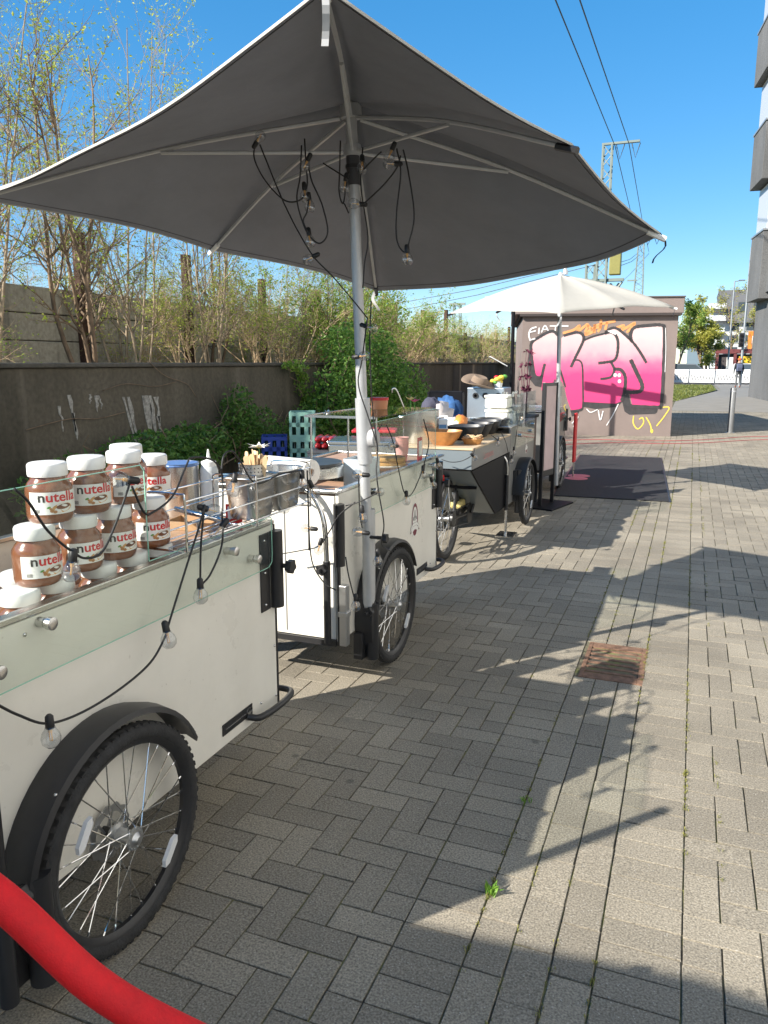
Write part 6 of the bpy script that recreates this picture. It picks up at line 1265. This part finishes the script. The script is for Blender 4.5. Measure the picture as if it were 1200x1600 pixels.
string('string of bulbs hanging in front of the second cart between the two carts', [
  [(-1.549,3,0.925),(-1.546,3,0.75),(-1.529,3,0.648),(-1.473,3,0.573),(-1.419,3,0.549)], [(-1.698,3,0.689),(-1.592,3,0.716),(-1.502,3,0.745),(-1.447,3,0.817),(-1.399,3,0.892),(-1.322,3,0.955)], [(-1.37,3,0.707),(-1.356,3,0.621),(-1.323,3,0.507),(-1.304,3,0.524)]],
  [((-1.535,3,0.821),(-1,0,0)),((-1.495,3,0.754),(-.3,0,-1)),((-1.323,3,0.513),DN)])
string('string of bulbs draped over the guard glass of the second cart', [
  [(-1.405,3.342,1.152),(-1.405,3.447,1.216),(-1.405,3.522,1.248)], [(-1.4,3.569,1.244),(-1.395,3.646,1.154),(-1.395,3.721,1.014),(-1.395,3.82,0.863),(-1.395,3.933,0.838),(-1.395,4.071,0.915),(-1.395,4.159,0.996),(-1.395,4.225,1.1),(-1.4,4.144,1.234)], [(-1.4,4.175,0.975),(-1.39,4.124,0.927)]],
  [((-1.395,3.851,0.841),DN),((-1.4,3.687,1.127),(-.2,-1,.1)),((-1.41,3.449,0.921),(.2,.5,.0)),((-1.4,4.141,0.943),DN),((-1.42,4.481,0.949),(.1,.3,-.8)),((-1.4,4.309,0.856),(.1,.3,-.6))])
string('string of bulbs along the tricycle table and its glass guard', [
  [(-1.713,5.5,0.833),(-1.638,5.5,0.817),(-1.56,5.52,0.828),(-1.48,5.512,0.876),(-1.48,5.581,0.921)], [(-1.485,6.113,0.97),(-1.48,6.369,0.895)], [(-1.48,6.405,0.978),(-1.475,6.59,0.874),(-1.475,6.765,0.715),(-1.475,6.875,0.685),(-1.47,6.945,0.782),(-1.46,6.982,0.954),(-1.46,7.077,1.064),(-1.46,7.183,1.117)]],
  [((-1.47,5.493,0.874),(.3,.6,-.5)),((-1.47,6.278,0.914),DN),((-1.47,6.823,0.702),DN),((-1.46,7.194,1.057),DN),((-1.46,6.873,0.773),DN)])

# ---------------------------------------------------------------- red rope barrier in the foreground
rope = [(-1.02,.60,1.0),(-.93,.62,.94),(-.79,.64,.865),(-.666,.665,.755),(-.545,.699,.685),(-.4,.74,.63),(-.2,.79,.61),(0,.84,.64),(.2,.88,.74),(.34,.9,.86),(.42,.91,.95)]
tag(MB().tube(crom(rope, 8), .0225, 20).build('barrier_rope', mat('red_velvet', (.75,.004,.008), .65, var=.12, scale=40, bump=.2, bscale=400), smooth='all'), 'thick red barrier rope sagging across the lower left corner', 'rope')
for p, lb in (((-1.08,.59,0),'steel rope post beside the nearest cart, left of the view'), ((.46,.92,0),'steel rope post in front of the viewer, below the view')):
    t = thing('rope_post', lb, 'post', p, 0, 'rope posts')
    if p[0] < 0: MB().lathe([(.001,0),(.14,0),(.14,.012),(.03,.03),(.02,.04),(.02,1.02),(.03,1.03),(.001,1.06)], 24).build('post', CHROME, t, smooth=True)
    else: MB().lathe([(.001,0),(.14,0),(.14,.012),(.03,.03),(.02,.04),(.02,.97),(.03,.98),(.001,1.0)], 24).build('post', CHROME, t, smooth=True)
    MB().lathe([(.001,.95),(.032,.95),(.032,.99),(.001,.99)], 16).build('hook_ring', CHROME, t, smooth=True)
